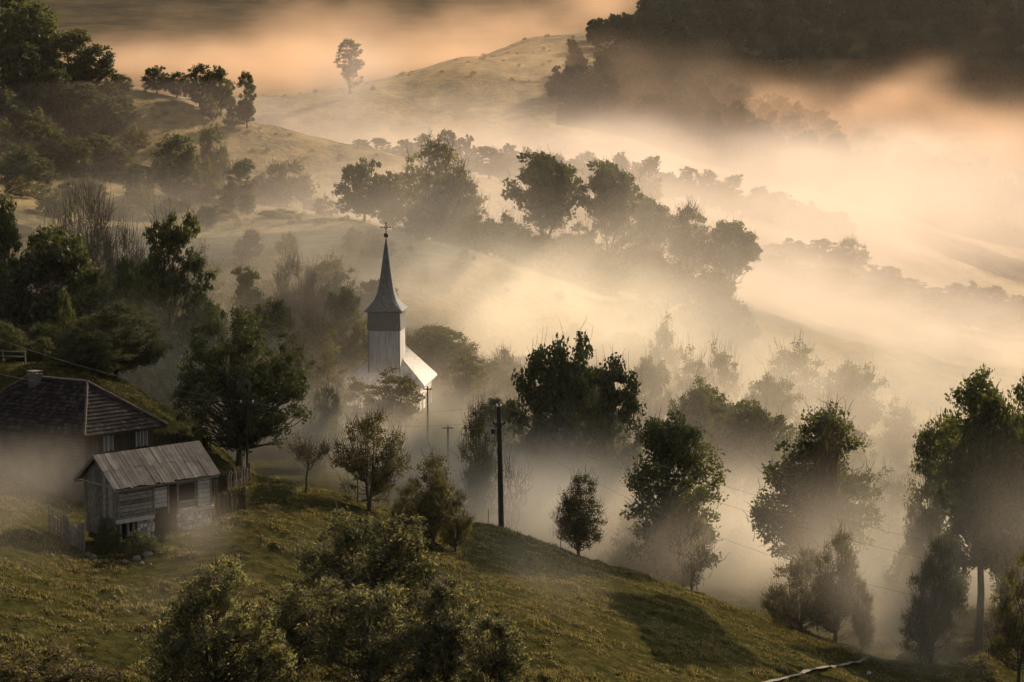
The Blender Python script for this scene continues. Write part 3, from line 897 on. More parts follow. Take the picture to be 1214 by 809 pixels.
T, S = "tree", "shrub"
G_FRONT = "silvery bushes along the bottom edge"
G_ORCH = "thin stemmed trees on the grassy slope"
G_RIGHT = "trees down the slope at the right"
G_VAL = "trees in the valley mist"
G_LEFT = "trees above the old house"
G_CH = "trees round the church"
G_RIDGE = "trees along the middle ridge"
G_HILL = "trees on the crest of the left hill"
G_WOOD = "wood on the left hillside"
G_BACK = "treeline fading behind the middle ridge"
G_FAR = "treeline almost lost in the bright mist at the right"
G_UNDER = "bushes on the left hillside"

PLANTS = [
    # kind, proto, px, Y, top, width, label, category, group, rz
    ("willow_tree", "willow", 255, 86, 664, 178, "silvery leaved willow at the bottom edge, below the old shed", T, G_FRONT, 0.0),
    ("willow_tree", "willow_b", 432, 104, 606, 165, "tallest rounded willow with dark centre, in front of the thin stemmed trees", T, G_FRONT, 0.0),
    ("willow_tree", "willow_b", 440, 91, 690, 190, "broad silvery willow at the bottom edge, in front of the tallest rounded willow", T, G_FRONT, 2.4),
    ("willow_tree", "willow_c", 532, 91, 682, 100, "narrow willow with a small raised tuft, bottom edge beside the bare slope", T, G_FRONT, 1.0),
    ("willow_tree", "willow_c", 586, 88, 726, 84, "rightmost small willow of the bottom edge bushes", T, G_FRONT, 3.0),
    ("willow_tree", "willow", 352, 96, 690, 120, "low dull willow filling the gap right of the willow below the shed", T, G_FRONT, 4.0),
    ("shrub", "shrub_gold", 58, 84, 762, 165, "brownish rounded bush in the bottom left corner", S, None, 0.5),
    ("shrub", "shrub_near", 165, 121, 628, 46, "dark ragged bush at the rubble below the shed corner", S, None, 0.2),
    ("shrub", "shrub_near", 128, 122, 612, 34, "small dark bush against the shed gable foot", S, None, 1.2),
    # slope
    ("oak_tree", "round_near", 284, 150, 372, 152, "large dark round tree with see-through crown, right of the old house", T, None, 0.0),
    ("broadleaf_tree", "round_near_b", 138, 160, 360, 122, "dark spreading tree just behind the tiled house roof", T, G_LEFT, 0.6),
    ("apple_tree", "apple", 362, 138, 512, 52, "small crooked leaning tree with few leaves on open grass", T, None, 0.0),
    ("slender_tree", "orchard", 438, 139, 487, 92, "yellowish bushy tree left of the thin stemmed clump", T, G_ORCH, 0.4),
    ("slender_tree", "bushy", 513, 131, 538, 86, "thin several stemmed tree in the middle of the slope clump", T, G_ORCH, 1.4),
    ("slender_tree", "bushy_b", 486, 134, 566, 50, "slim left stem tree of the slope clump", T, G_ORCH, 2.4),
    ("slender_tree", "bushy_b", 540, 132, 580, 44, "short right tree of the slope clump, nearest the power pole", T, G_ORCH, 3.2),
    ("sapling", "bare_sapling", 424, 141, 500, 40, "bare twiggy sapling beside the yellowish bushy tree", T, None, 0.3),
    ("slender_tree", "bushy", 686, 153, 558, 72, "sparse vase shaped little tree right of the power pole", T, G_ORCH, 5.2),
    ("sapling", "bare_sapling", 664, 152, 600, 28, "bare sapling left of the sparse vase shaped tree", T, None, 2.3),
    ("slender_tree", "orchard", 572, 176, 474, 60, "misty slim tree directly behind the power pole", T, G_VAL, 2.0),
    ("sapling", "bare_sapling", 608, 172, 540, 46, "pale misty sapling right behind the power pole", T, G_VAL, 4.0),
    ("slender_tree", "bare_sapling", 818, 156, 620, 56, "thin bare branched tree at the foot of the dark oval tree", T, G_RIGHT, 1.0),
    ("broadleaf_tree", "tall_near_b", 797, 166, 497, 118, "dark oval tree standing alone behind the crest of the slope", T, G_RIGHT, 1.0),
    ("shrub", "shrub_mid", 755, 178, 590, 80, "misty bush left below the dark oval tree", S, G_RIGHT, 1.0),
    ("broadleaf_tree", "tall_near", 966, 170, 484, 138, "tall airy tree with bare top twigs, behind the two trunked bush", T, G_RIGHT, 0.5),
    ("sapling", "twig_mid", 978, 165, 478, 36, "bare spiky top stem rising from the tall airy tree", T, G_RIGHT, 0.5),
    ("slender_tree", "bushy", 990, 149, 628, 84, "dark bushy tree on two trunks beside the path", T, G_RIGHT, 0.9),
    ("slender_tree", "bushy_b", 948, 152, 650, 84, "lower bushy tree left of the one on two trunks", T, G_RIGHT, 2.9),
    ("slender_tree", "bushy_b", 1022, 147, 688, 44, "little thin tree right of the one on two trunks", T, G_RIGHT, 4.9),
    ("slender_tree", "bushy_b", 1104, 143, 640, 88, "shaded bushy tree left of the tall straight trunk", T, G_RIGHT, 3.9),
    ("broadleaf_tree", "high_near", 1160, 151, 448, 130, "tallest dark tree at right with long straight trunk showing", T, G_RIGHT, 2.2),
    ("broadleaf_tree", "high_near", 1224, 154, 444, 104, "dark tree cut by the right edge of the picture", T, G_RIGHT, 2.2),
    ("broadleaf_tree", "tall_near", 1196, 160, 520, 92, "lower dark tree filling the gap between the two tallest trees at the right edge", T, G_RIGHT, 1.2),
    ("broadleaf_tree", "oval_near", 1106, 162, 494, 74, "shorter hazy tree touching the left of the tallest dark tree", T, G_RIGHT, 0.2),
    ("slender_tree", "bushy", 1208, 139, 640, 80, "leafy bush tree low at the right edge", T, G_RIGHT, 0.2),
    ("broadleaf_tree", "feather_mid", 1048, 190, 556, 90, "pale hazy tree between the airy tree and the tallest dark tree", T, G_RIGHT, 0.7),
    ("shrub", "shrub_mid", 1075, 168, 640, 70, "hazy bush under the pale hazy tree", S, G_RIGHT, 0.7),
    # valley
    ("broadleaf_tree", "dome_mid", 662, 202, 396, 134, "big rounded green tree in the mist at the centre", T, G_VAL, 0.0),
    ("broadleaf_tree", "oval_mid", 728, 196, 420, 76, "darker narrow tree joined to the right of the big central tree", T, G_VAL, 1.0),
    ("shrub", "shrub_mid", 640, 190, 510, 70, "misty bush below the big central tree", S, G_VAL, 1.0),
    ("shrub", "shrub_mid", 735, 192, 550, 70, "yellowish bush below the darker narrow tree", S, G_VAL, 3.0),
    ("broadleaf_tree", "broad_mid", 876, 216, 470, 136, "wide rounded tree with a short trunk on sunlit misty grass", T, G_VAL, 2.0),
    ("broadleaf_tree", "dome_mid", 917, 262, 442, 88, "faded rounded tree behind the wide short trunked tree", T, G_VAL, 4.0),
    ("broadleaf_tree", "feather_mid", 943, 284, 402, 92, "faint lacy tree, highest of the faded valley trees", T, G_VAL, 4.0),
    ("broadleaf_tree", "broad_mid", 1012, 282, 428, 88, "faint bushy tree right of the lacy one", T, G_VAL, 5.0),
    ("broadleaf_tree", "feather_mid", 1062, 276, 472, 56, "faintest tree at the right end of the valley trees", T, G_VAL, 1.0),
    ("broadleaf_tree", "round_mid", 1000, 250, 500, 80, "pale rounded tree below the faint bushy one", T, G_VAL, 1.0),
    ("broadleaf_tree", "feather_mid", 786, 268, 371, 46, "pale tall tree at the left of the central misty grove", T, G_VAL, 0.0),
    ("broadleaf_tree", "feather_mid", 818, 262, 410, 60, "pale drooping tree in the middle of the central misty grove", T, G_VAL, 1.0),
    ("broadleaf_tree", "feather_mid", 852, 268, 403, 56, "pale tree at the right of the central misty grove", T, G_VAL, 2.0),
    ("broadleaf_tree", "round_mid", 770, 258, 420, 60, "pale low tree in front of the central misty grove", T, G_VAL, 3.0),
    ("sapling", "bare_sapling", 765, 305, 309, 16, "very thin pale tree alone on the misty ridge slope", T, None, 3.0),
    # church
    ("broadleaf_tree", "round_mid", 408, 232, 340, 62, "green tree close to the left of the church tower", T, G_CH, 0.0),
    ("broadleaf_tree", "round_mid", 518, 238, 386, 96, "spreading green tree just right of the church roof", T, G_CH, 1.0),
    ("broadleaf_tree", "feather_mid", 466, 204, 436, 84, "feathery tree in front of the church roof", T, G_CH, 1.0),
    ("broadleaf_tree", "feather_mid", 425, 206, 446, 60, "low feathery tree left below the church roof", T, G_CH, 3.0),
    ("shrub", "shrub_mid", 568, 232, 440, 50, "misty bush to the right of the spreading church tree", S, G_CH, 3.0),
    ("shrub", "shrub_mid", 595, 250, 408, 56, "faded bush on the misty slope right of the church", S, G_CH, 4.0),
    ("broadleaf_tree", "feather_mid", 350, 200, 400, 70, "pale yellowish tree between the dark round tree and the church", T, G_CH, 4.0),
    ("shrub", "shrub_mid", 385, 192, 450, 70, "pale bush in the mist left of the church", S, G_CH, 5.0),
    # left middle
    ("locust_tree", "layer_mid", 207, 196, 244, 112, "tall tiered tree with drooping branches, left of the dark round tree", T, G_LEFT, 0.2),
    ("locust_tree", "layer_mid", 296, 238, 312, 68, "smaller tiered tree right of the tall tiered tree", T, G_LEFT, 2.2),
    ("bare_tree", "twig_mid", 352, 240, 300, 62, "bare twiggy tree with upright branches, left of the church spire", T, G_LEFT, 1.0),
    ("bare_tree", "twig_mid", 376, 236, 330, 50, "lower bare twiggy tree next to the upright one by the church", T, G_LEFT, 2.0),
    ("bare_tree", "twig_mid", 103, 232, 216, 88, "tall bare upright branched tree behind the darkest tree", T, G_LEFT, 0.0),
    ("bare_tree", "twig_mid", 150, 228, 262, 60, "low bare twiggy tree left of the tall tiered tree", T, G_LEFT, 4.0),
    ("broadleaf_tree", "dark_mid", 64, 192, 270, 126, "darkest dense tree at the left edge above the house", T, G_LEFT, 0.0),
    ("broadleaf_tree", "oval_mid", 4, 205, 228, 56, "leafy tree cut by the left edge of the picture", T, G_LEFT, 0.0),
    ("shrub", "shrub_near", 78, 170, 338, 32, "slender upright bush in front of the darkest tree", S, G_LEFT, 0.0),
    ("shrub", "shrub_near", 100, 162, 408, 70, "leafy bush directly behind the house chimney", S, G_LEFT, 0.0),
    ("shrub", "shrub_near", 40, 162, 425, 70, "leafy bush behind the left end of the house roof", S, G_LEFT, 2.0),
    ("shrub", "shrub_near", 4, 166, 380, 44, "leafy bush at the left edge behind the house", S, G_LEFT, 2.0),
    ("broadleaf_tree", "round_mid", 160, 210, 300, 70, "shaded tree filling behind the dark spreading tree", T, G_LEFT, 2.0),
    ("broadleaf_tree", "round_mid", 245, 215, 345, 60, "dim tree low between the two tiered trees", T, G_LEFT, 2.0),
    ("shrub", "shrub_mid", 330, 232, 368, 60, "yellow green bush under the bare twiggy trees", S, G_LEFT, 2.0),
    ("shrub", "shrub_mid", 290, 210, 400, 60, "misty bush behind the dark round tree", S, G_LEFT, 2.0),
    ("broadleaf_tree", "round_mid", 325, 222, 352, 76, "soft green tree in the hollow between the tiered tree and the church, left one", T, G_CH, 0.4),
    ("broadleaf_tree", "feather_mid", 372, 226, 366, 70, "soft green tree in the hollow just left of the tree at the church tower", T, G_CH, 1.4),
    ("broadleaf_tree", "dome_mid", 262, 226, 372, 84, "dim rounded tree behind the left shoulder of the dark round tree", T, G_LEFT, 2.4),
    ("broadleaf_tree", "feather_mid", 312, 206, 412, 80, "pale low tree showing over the right shoulder of the dark round tree", T, G_CH, 3.4),
    ("broadleaf_tree", "feather_mid", 385, 208, 420, 84, "pale yellow green tree low between the dark round tree and the church", T, G_CH, 4.4),
    ("broadleaf_tree", "round_mid", 186, 222, 318, 90, "shaded wide tree behind the foot of the tall tiered tree", T, G_LEFT, 5.4),
    ("broadleaf_tree", "dome_mid", 120, 214, 322, 90, "shaded wide tree between the darkest tree and the tall tiered tree", T, G_LEFT, 0.9),
    ("broadleaf_tree", "feather_mid", 548, 230, 414, 66, "low leafy tree right of the spreading church tree", T, G_CH, 1.9),
    ("broadleaf_tree", "round_mid", 592, 212, 470, 64, "misty rounded tree between the church and the big central tree", T, G_CH, 2.9),
    ("broadleaf_tree", "feather_mid", 395, 262, 300, 66, "faint tree on the rise directly left of the church spire", T, G_CH, 3.9),
    ("broadleaf_tree", "round_mid", 445, 268, 330, 60, "faint tree on the rise directly behind the church tower", T, G_CH, 4.9),
    ("broadleaf_tree", "feather_mid", 236, 262, 290, 60, "faint tree on the left rise above the gap of the two tiered trees", T, G_LEFT, 5.9),
    ("broadleaf_tree", "dome_mid", 700, 232, 440, 90, "faded rounded tree behind the right side of the darker narrow tree", T, G_VAL, 0.3),
    ("broadleaf_tree", "broad_mid", 830, 236, 450, 90, "faded broad tree left behind the wide short trunked tree", T, G_VAL, 1.3),
    ("broadleaf_tree", "dome_mid", 952, 226, 510, 84, "faded rounded tree behind the tall airy tree", T, G_VAL, 2.3),
    ("broadleaf_tree", "round_mid", 740, 284, 392, 54, "palest rounded tree at the left end of the misty grove", T, G_VAL, 3.3),
    # ridge behind the church
    ("broadleaf_tree", "dome_far", 432, 352, 191, 66, "dark double tree above the church spire, left and taller half", T, G_RIDGE, 0.0),
    ("broadleaf_tree", "round_far", 466, 350, 206, 52, "dark double tree above the church spire, right and lower half", T, G_RIDGE, 1.0),
    ("broadleaf_tree", "vase_far", 514, 346, 160, 78, "tall pale tree with fan of bare limbs showing", T, G_RIDGE, 0.0),
    ("broadleaf_tree", "vase_far", 552, 348, 206, 56, "lower pale tree touching the right of the fan limbed tree", T, G_RIDGE, 2.0),
    ("broadleaf_tree", "broad_far", 646, 342, 180, 104, "large broad tree on the middle ridge, left of the dark topped one", T, G_RIDGE, 2.0),
    ("broadleaf_tree", "broad_far", 722, 344, 190, 84, "dark topped tree on the middle ridge beside the large broad one", T, G_RIDGE, 2.0),
    ("broadleaf_tree", "broad_far", 768, 350, 233, 72, "hazy tree just right of the dark topped tree", T, G_RIDGE, 2.0),
    ("broadleaf_tree", "vase_far", 818, 352, 238, 70, "feathery hazy tree on the falling ridge", T, G_RIDGE, 4.0),
    ("broadleaf_tree", "broad_far", 866, 356, 260, 74, "rounded hazy tree at the right end of the ridge", T, G_RIDGE, 4.0),
    ("shrub", "shrub_far", 600, 336, 245, 56, "bush at the left foot of the large broad ridge tree", S, G_RIDGE, 4.0),
    ("shrub", "shrub_far_b", 545, 338, 250, 60, "bush at the foot of the lower pale tree", S, G_RIDGE, 4.0),
    ("shrub", "shrub_far", 690, 338, 255, 60, "bush between the large broad tree and the dark topped tree", S, G_RIDGE, 5.0),
    ("shrub", "shrub_far_b", 750, 342, 270, 60, "misty bush below the hazy tree on the ridge", S, G_RIDGE, 1.0),
    ("shrub", "shrub_far", 640, 335, 270, 60, "misty bush below the large broad ridge tree", S, G_RIDGE, 2.0),
    ("shrub", "shrub_far", 845, 346, 318, 70, "misty bush below the rounded hazy tree", S, G_RIDGE, 2.0),
    ("shrub", "shrub_far", 495, 344, 238, 46, "bush between the dark double tree and the fan limbed tree", S, G_RIDGE, 2.0),
    # left hillside
    ("broadleaf_tree", "round_far", 208, 380, 162, 62, "dark round tree in the middle of the left hillside", T, G_UNDER, 0.0),
    ("broadleaf_tree", "oval_far", 286, 372, 190, 38, "narrow dark tree right of the dark round hillside tree", T, G_UNDER, 0.0),
    ("broadleaf_tree", "round_far", 168, 372, 196, 44, "low tree left of the dark round hillside tree", T, G_UNDER, 2.0),
    ("shrub", "shrub_far_b", 340, 392, 187, 66, "big rounded pale bush left of the tiny hut", S, G_UNDER, 0.0),
    ("shrub", "shrub_far_b", 252, 398, 142, 42, "tall upright bush under the crest grove", S, G_UNDER, 0.0),
    ("shrub", "shrub_far", 246, 384, 180, 40, "bush behind the narrow dark hillside tree", S, G_UNDER, 1.0),
    ("broadleaf_tree", "dome_far", 32, 372, 176, 70, "dark tree near the left edge below the hillside wood", T, G_UNDER, 1.0),
    ("shrub", "shrub_far", 310, 388, 200, 46, "bush joined to the left of the big rounded pale bush", S, G_UNDER, 1.0),
    ("shrub", "shrub_far", 200, 352, 232, 60, "misty bush below the dark round hillside tree", S, G_UNDER, 1.0),
    ("shrub", "shrub_far", 255, 350, 240, 50, "misty bush below the narrow dark hillside tree", S, G_UNDER, 3.0),
    ("shrub", "shrub_far", 330, 356, 246, 56, "misty bush below the big rounded pale bush", S, G_UNDER, 3.0),
    ("shrub", "shrub_far", 385, 372, 228, 30, "small bush right behind the tiny hut", S, G_UNDER, 3.0),
    ("shrub", "shrub_far", 140, 350, 236, 60, "misty bush right of the dark tree near the left edge", S, G_UNDER, 4.0),
    ("shrub", "shrub_far_b", 90, 392, 158, 50, "pale bush at the foot of the hillside wood", S, G_UNDER, 4.0),
    ("shrub", "shrub_far_b", 60, 394, 145, 50, "bush at the foot of the hillside wood, left of the pale one", S, G_UNDER, 5.0),
    ("shrub", "shrub_far", 145, 400, 175, 44, "bush at the right foot of the hillside wood above the lit meadow", S, G_UNDER, 5.0),
    # hillside wood
    ("broadleaf_tree", "tall_far", 14, 428, -16, 58, "tallest tree of the hillside wood at the left edge", T, G_WOOD, 0.0),
    ("broadleaf_tree", "tall_far", 48, 430, 4, 58, "second tallest tree of the hillside wood", T, G_WOOD, 2.0),
    ("broadleaf_tree", "oval_far", 84, 432, 36, 56, "middle tree of the hillside wood, pointed crown", T, G_WOOD, 0.0),
    ("broadleaf_tree", "round_far", 112, 434, 54, 62, "rounded tree at the right end of the hillside wood", T, G_WOOD, 0.0),
    ("broadleaf_tree", "round_far", 26, 422, 52, 60, "dense tree low in the hillside wood under the tallest", T, G_WOOD, 0.0),
    ("broadleaf_tree", "round_far", 66, 422, 82, 54, "dense tree low in the middle of the hillside wood", T, G_WOOD, 1.0),
    ("broadleaf_tree", "oval_far", 100, 424, 98, 46, "lower front tree at the right of the hillside wood", T, G_WOOD, 1.0),
    ("broadleaf_tree", "dome_far", 8, 412, 105, 60, "front tree of the hillside wood at the left edge", T, G_WOOD, 1.0),
    ("broadleaf_tree", "dome_far", 130, 420, 118, 54, "smallest rounded tree stepping down from the hillside wood", T, G_WOOD, 1.0),
    ("shrub", "shrub_far", 48, 408, 122, 44, "bush in front of the hillside wood", S, G_WOOD, 1.0),
    ("shrub", "shrub_far", 160, 416, 142, 36, "outermost bush right of the hillside wood", S, G_WOOD, 1.0),
    # crest grove
    ("broadleaf_tree", "dome_far", 186, 446, 79, 34, "leftmost tree of the crest grove, spreading", T, G_HILL, 0.0),
    ("broadleaf_tree", "round_far", 210, 448, 86, 30, "second tree of the crest grove from the left", T, G_HILL, 0.0),
    ("broadleaf_tree", "round_far", 237, 444, 77, 38, "tallest broad tree in the middle of the crest grove", T, G_HILL, 0.0),
    ("broadleaf_tree", "dome_far", 262, 444, 80, 38, "broad tree right of the tallest in the crest grove", T, G_HILL, 1.0),
    ("broadleaf_tree", "oval_far", 293, 440, 86, 24, "narrow tree at the right end of the crest grove", T, G_HILL, 1.0),
    ("shrub", "shrub_far", 277, 437, 112, 28, "bush at the foot of the crest grove", S, G_HILL, 1.0),
    ("shrub", "shrub_far", 250, 438, 108, 28, "low bush under the broad crest grove tree", S, G_HILL, 4.0),
    # lone ones
    ("broadleaf_tree", "lone_far", 415, 712, 47, 31, "lone tall tree on the bare far hill", T, None, 0.0),
    ("shrub", "shrub_far", 442, 716, 101, 6, "tiny bush beside the lone tall tree on the far hill", S, None, 0.0),
    ("spruce_tree", "spruce_far", 742, 900, 29, 16, "small pointed spruce against the sky at the edge of the dark forest", T, None, 0.0),
    ("spruce_tree", "spruce_far", 705, 940, 34, 9, "tiny spruce on the far hill crest, left of the other spruce", T, None, 0.0),
]
FS, FSB = "shrub_far", "shrub_far_b"
thicket("shrub", [FS, FSB], (-20, 330), (335, 402), (2.5, 4.5), "low bush in the hazy thicket covering the left hillside", S, "thicket bushes on the left hillside", 46, seed=1)
thicket("shrub", [FS, FSB, "round_far"], (-20, 150), (400, 440), (3.5, 6.5), "bush of the dense dark slope below the hillside wood", S, "bushes on the dark slope below the wood", 30, seed=2)
thicket("shrub", [FS, FSB], (480, 910), (316, 346), (3.0, 6.5), "bush in the misty thicket under the middle ridge trees", S, "thicket bushes on the middle ridge", 40, seed=3)
thicket("shrub", ["shrub_mid", "feather_mid"], (120, 400), (196, 262), (2.5, 5.0), "misty bush in the hollow left of the church", S, "bushes in the hollow left of the church", 28, seed=4)
thicket("shrub", ["shrub_mid", "feather_mid"], (740, 1110), (235, 290), (3.0, 6.5), "pale bush among the faded valley trees at the right", S, "bushes among the faded valley trees", 24, seed=5)
thicket("shrub", ["shrub_mid"], (880, 1230), (160, 215), (1.8, 3.6), "hazy bush on the valley floor at the right", S, "bushes on the valley floor at the right", 14, seed=6)
thicket("shrub", ["shrub_mid", "round_mid"], (480, 620), (236, 262), (2.5, 5.0), "misty bush on the slope right of the church", S, "bushes on the slope right of the church", 12, seed=9)
thicket("shrub", ["shrub_mid", "feather_mid"], (600, 800), (176, 200), (2.0, 4.0), "misty bush below the big central trees", S, "bushes below the big central trees", 14, seed=10)
thicket("shrub", ["shrub_mid", "shrub_mid", "feather_mid"], (225, 470), (264, 300), (2.0, 4.5), "misty bush on the rise behind the church, left of the spire", S, "bushes on the rise left of the spire", 20, seed=12)
thicket("shrub", ["shrub_mid"], (470, 790), (272, 302), (0.6, 1.6), "low tuft of scrub on the bright misty slope right of the spire", S, "scrub on the misty slope right of the spire", 12, seed=13)
thicket("shrub", ["shrub_near"], (-30, 135), (157, 172), (2.0, 3.4), "leafy bush in the row behind the tiled house", S, "bushes behind the tiled house", 12, seed=7)
scrub_mass([((150, 460), (405, 445), (0.5, 1.1), 50), ((310, 770), (760, 945), (0.6, 1.8), 110), ((0, 480), (330, 420), (0.5, 1.4), 60)])
for a in PLANTS:
    plant(a[0], a[1], a[2], a[3], a[4], a[5], a[6], a[7], a[8], a[9])

# treelines fading into mist: alike among themselves, so they share their group's label
for i, (px, Y, top, w, p) in enumerate([
        (428, 500, 166, 30, "round_far"), (452, 502, 164, 28, "oval_far"), (478, 500, 166, 34, "dome_far"), (502, 505, 160, 30, "round_far"), (531, 505, 155, 30, "oval_far"),
        (552, 508, 162, 30, "dome_far"), (603, 515, 172, 30, "round_far"), (626, 515, 176, 30, "dome_far"), (694, 520, 181, 36, "round_far"), (733, 520, 182, 34, "dome_far"), (757, 522, 193, 22, "oval_far")]):
    plant("broadleaf_tree", p, px, Y, top, w, "grey green tree in the row behind the middle ridge, below the far hill", T, G_BACK)
plant("spruce_tree", "oval_far", 580, 480, 174, 40, "dark pointed tree standing before the row behind the middle ridge", T, G_BACK)
for i, (px, Y, top, w, p) in enumerate([(790, 560, 205, 36, "dome_far"), (818, 560, 199, 34, "round_far"), (842, 562, 203, 36, "dome_far"), (868, 564, 208, 34, "oval_far"), (898, 566, 222, 40, "dome_far"), (925, 568, 228, 36, "round_far"), (955, 570, 240, 36, "dome_far"),
                                        (985, 572, 252, 36, "round_far")]):
    plant("broadleaf_tree", p, px, Y, top, w, "pale tree in the upper treeline melting into peach mist", T, "treeline melting into peach mist")
for i, (px, Y, top, w, p) in enumerate([
        (915, 440, 290, 44, "round_far"), (942, 440, 284, 46, "dome_far"), (974, 442, 284, 46, "round_far"), (1008, 440, 280, 44, "vase_far"), (1045, 445, 315, 54, "dome_far"), (1074, 447, 330, 46, "round_far"),
        (1112, 450, 342, 54, "round_far"), (1142, 450, 335, 54, "dome_far"), (1174, 450, 340, 50, "round_far"), (1210, 452, 352, 50, "dome_far"), (1245, 455, 362, 50, "dome_far"), (895, 430, 300, 44, "dome_far")]):
    plant("broadleaf_tree", p, px, Y, top, w, "pale brown tree in the right hand treeline, half dissolved in bright mist", T, G_FAR)

br_ = np.random.default_rng(31)
for i in range(15):
    plant("broadleaf_tree", ["round_far", "dome_far", "oval_far"][i % 3], 892 + 26 * i + br_.uniform(-8, 8), 426 + br_.uniform(-4, 4), 300 + 6.0 * i + br_.uniform(-6, 8), br_.uniform(44, 60),
          "pale brown tree in the right hand treeline, half dissolved in bright mist", T, G_FAR)
for i in range(15):
    plant("broadleaf_tree", ["round_far", "vase_far", "oval_far"][i % 3], 412 + 25 * i + br_.uniform(-8, 8), 488 + br_.uniform(-5, 5), 172 + 1.2 * i + br_.uniform(-4, 10), br_.uniform(28, 38),
          "grey green tree in the row behind the middle ridge, below the far hill", T, G_BACK)
for i in range(11):
    plant("broadleaf_tree", ["round_far", "dome_far", "vase_far"][i % 3], 778 + 22 * i + br_.uniform(-6, 6), 548 + br_.uniform(-5, 5), 206 + 4.6 * i + br_.uniform(-4, 8), br_.uniform(30, 42),
          "pale tree in the upper treeline melting into peach mist", T, "treeline melting into peach mist")

# the dark forest on the mountain: one mass
pr = [PROTO[k] for k in ("round_far", "dome_far", "oval_far")]
fr = np.random.default_rng(77)
fv, fq, off = [], [], 0
arr = []
for k in pr:
    me_ = k["crown"]
    v = np.empty(len(me_.vertices) * 3, np.float32)
    me_.vertices.foreach_get("co", v)
    v = v.reshape(-1, 4, 3)
    arr.append(v)
n_ = 0
while n_ < 1200:
    Y = 735 + 505 * fr.random() ** 1.5
    u = fr.uniform(-0.02, 0.3)
    if u < 0.067 + (Y - 1100) * 0.00012 + fr.normal() * 0.004:
        continue
    x = u * Y
    z = ground(x, Y)
    v = arr[fr.integers(3)]
    v = v[fr.random(len(v)) < 0.5]
    s = fr.uniform(0.75, 1.25)
    a = fr.random() * 6.28
    R = np.array([[math.cos(a), -math.sin(a), 0], [math.sin(a), math.cos(a), 0], [0, 0, 1]])
    c = v.mean(1, keepdims=True)
    v = c + (v - c) * 1.6
    w = (v @ R.T) * np.array([s, s, s * 1.15]) + np.array([x, Y, z - 1.0])
    fv.append(w.reshape(-1, 3))
    n_ += 1
fv = np.concatenate(fv)
tagged(link("forest", mesh_np("forest", fv, np.arange(len(fv)).reshape(-1, 4), [MAT["needle"]])),
       "dark continuous forest covering the mountain at the upper right", "forest", None, "stuff")

# ------------------------------------------------------------------ materials of the buildings
def island_mat(name, stops, scale, stretch, bump, bd, rough=0.9, vary=0.5):
    """Colour differs from board to board / tile to tile, with grain inside each."""
    t = NT(name)
    g = t.n("ShaderNodeNewGeometry").outputs["Random Per Island"]
    v = t.scaled(t.pos(), stretch)
    f = t.noise(v, scale, 5, 0.65)
    mixf = t.n("ShaderNodeMath", operation='MULTIPLY_ADD', i_0=t.n("ShaderNodeMath", operation='SUBTRACT', i_0=g, i_1=0.5).outputs[0], i_1=vary, i_2=f)
    return t.surf(t.ramp(mixf.outputs[0], stops), rough, t.bump(f, bump, bd), 0.15)


M_tile = island_mat("clay_tile", [(0.2, (0.012, 0.01, 0.009)), (0.55, (0.027, 0.02, 0.017)), (0.85, (0.075, 0.058, 0.05))], 6.0, (1, 1, 1), 0.4, 0.02, 0.9, 0.6)
M_ridge = mat_noise("ridge_tile", [(0.3, (0.045, 0.038, 0.032)), (0.7, (0.12, 0.1, 0.085))], 5.0)
M_plaster = mat_noise("grey_plaster", [(0.3, (0.07, 0.065, 0.055)), (0.7, (0.15, 0.14, 0.12))], 1.2, (1, 1, 1), 0.95, 0.4, 0.02)
M_wood_dark = island_mat("dark_wood", [(0.2, (0.018, 0.014, 0.01)), (0.8, (0.06, 0.048, 0.036))], 4.0, (1, 1, 1), 0.5, 0.01)
M_wood_grey = island_mat("weathered_wood", [(0.15, (0.06, 0.052, 0.04)), (0.5, (0.16, 0.143, 0.115)), (0.85, (0.3, 0.27, 0.22))], 5.0, (1, 1, 1), 0.6, 0.012, 0.9, 0.45)
M_wood_pale = island_mat("pale_boards", [(0.15, (0.25, 0.23, 0.19)), (0.85, (0.52, 0.48, 0.4))], 5.0, (1, 1, 1), 0.5, 0.012, 0.9, 0.4)
M_roof_board = island_mat("roof_boards", [(0.15, (0.045, 0.043, 0.039)), (0.5, (0.095, 0.09, 0.083)), (0.85, (0.18, 0.172, 0.16))], 2.0, (1, 1, 1), 0.5, 0.015, 0.85, 0.35)
M_stone = island_mat("stone", [(0.2, (0.18, 0.17, 0.15)), (0.8, (0.58, 0.55, 0.49))], 4.0, (1, 1, 1), 0.6, 0.03, 0.95, 0.7)
M_rubble = mat_noise("rubble_stone", [(0.3, (0.09, 0.083, 0.07)), (0.7, (0.26, 0.245, 0.21))], 6.0)
M_black = mat_noise("dark_void", [(0.3, (0.008, 0.007, 0.006)), (0.7, (0.018, 0.016, 0.013))], 3.0)
M_shingle = mat_noise("spire_shingle", [(0.3, (0.075, 0.078, 0.075)), (0.7, (0.16, 0.165, 0.16))], 5.0, (1, 1, 0.3), 0.8, 0.5, 0.03)
M_tower_dark = mat_noise("tower_boards_dark", [(0.3, (0.09, 0.088, 0.08)), (0.7, (0.16, 0.155, 0.145))], 5.0, (3, 3, 0.3), 0.9, 0.5, 0.02)
M_tower_pale = mat_noise("tower_boards_pale", [(0.3, (0.26, 0.255, 0.235)), (0.7, (0.56, 0.545, 0.5))], 2.2, (3, 3, 0.3), 0.9, 0.5, 0.02)
M_roof_pale = mat_noise("pale_sheet_roof", [(0.3, (0.4, 0.39, 0.365)), (0.7, (0.62, 0.6, 0.56))], 3.0, (1, 1, 1), 0.5, 0.3, 0.02, 5, 0.5)
M_white = mat_noise("whitewash", [(0.3, (0.6, 0.58, 0.54)), (0.7, (0.78, 0.76, 0.72))], 2.0)
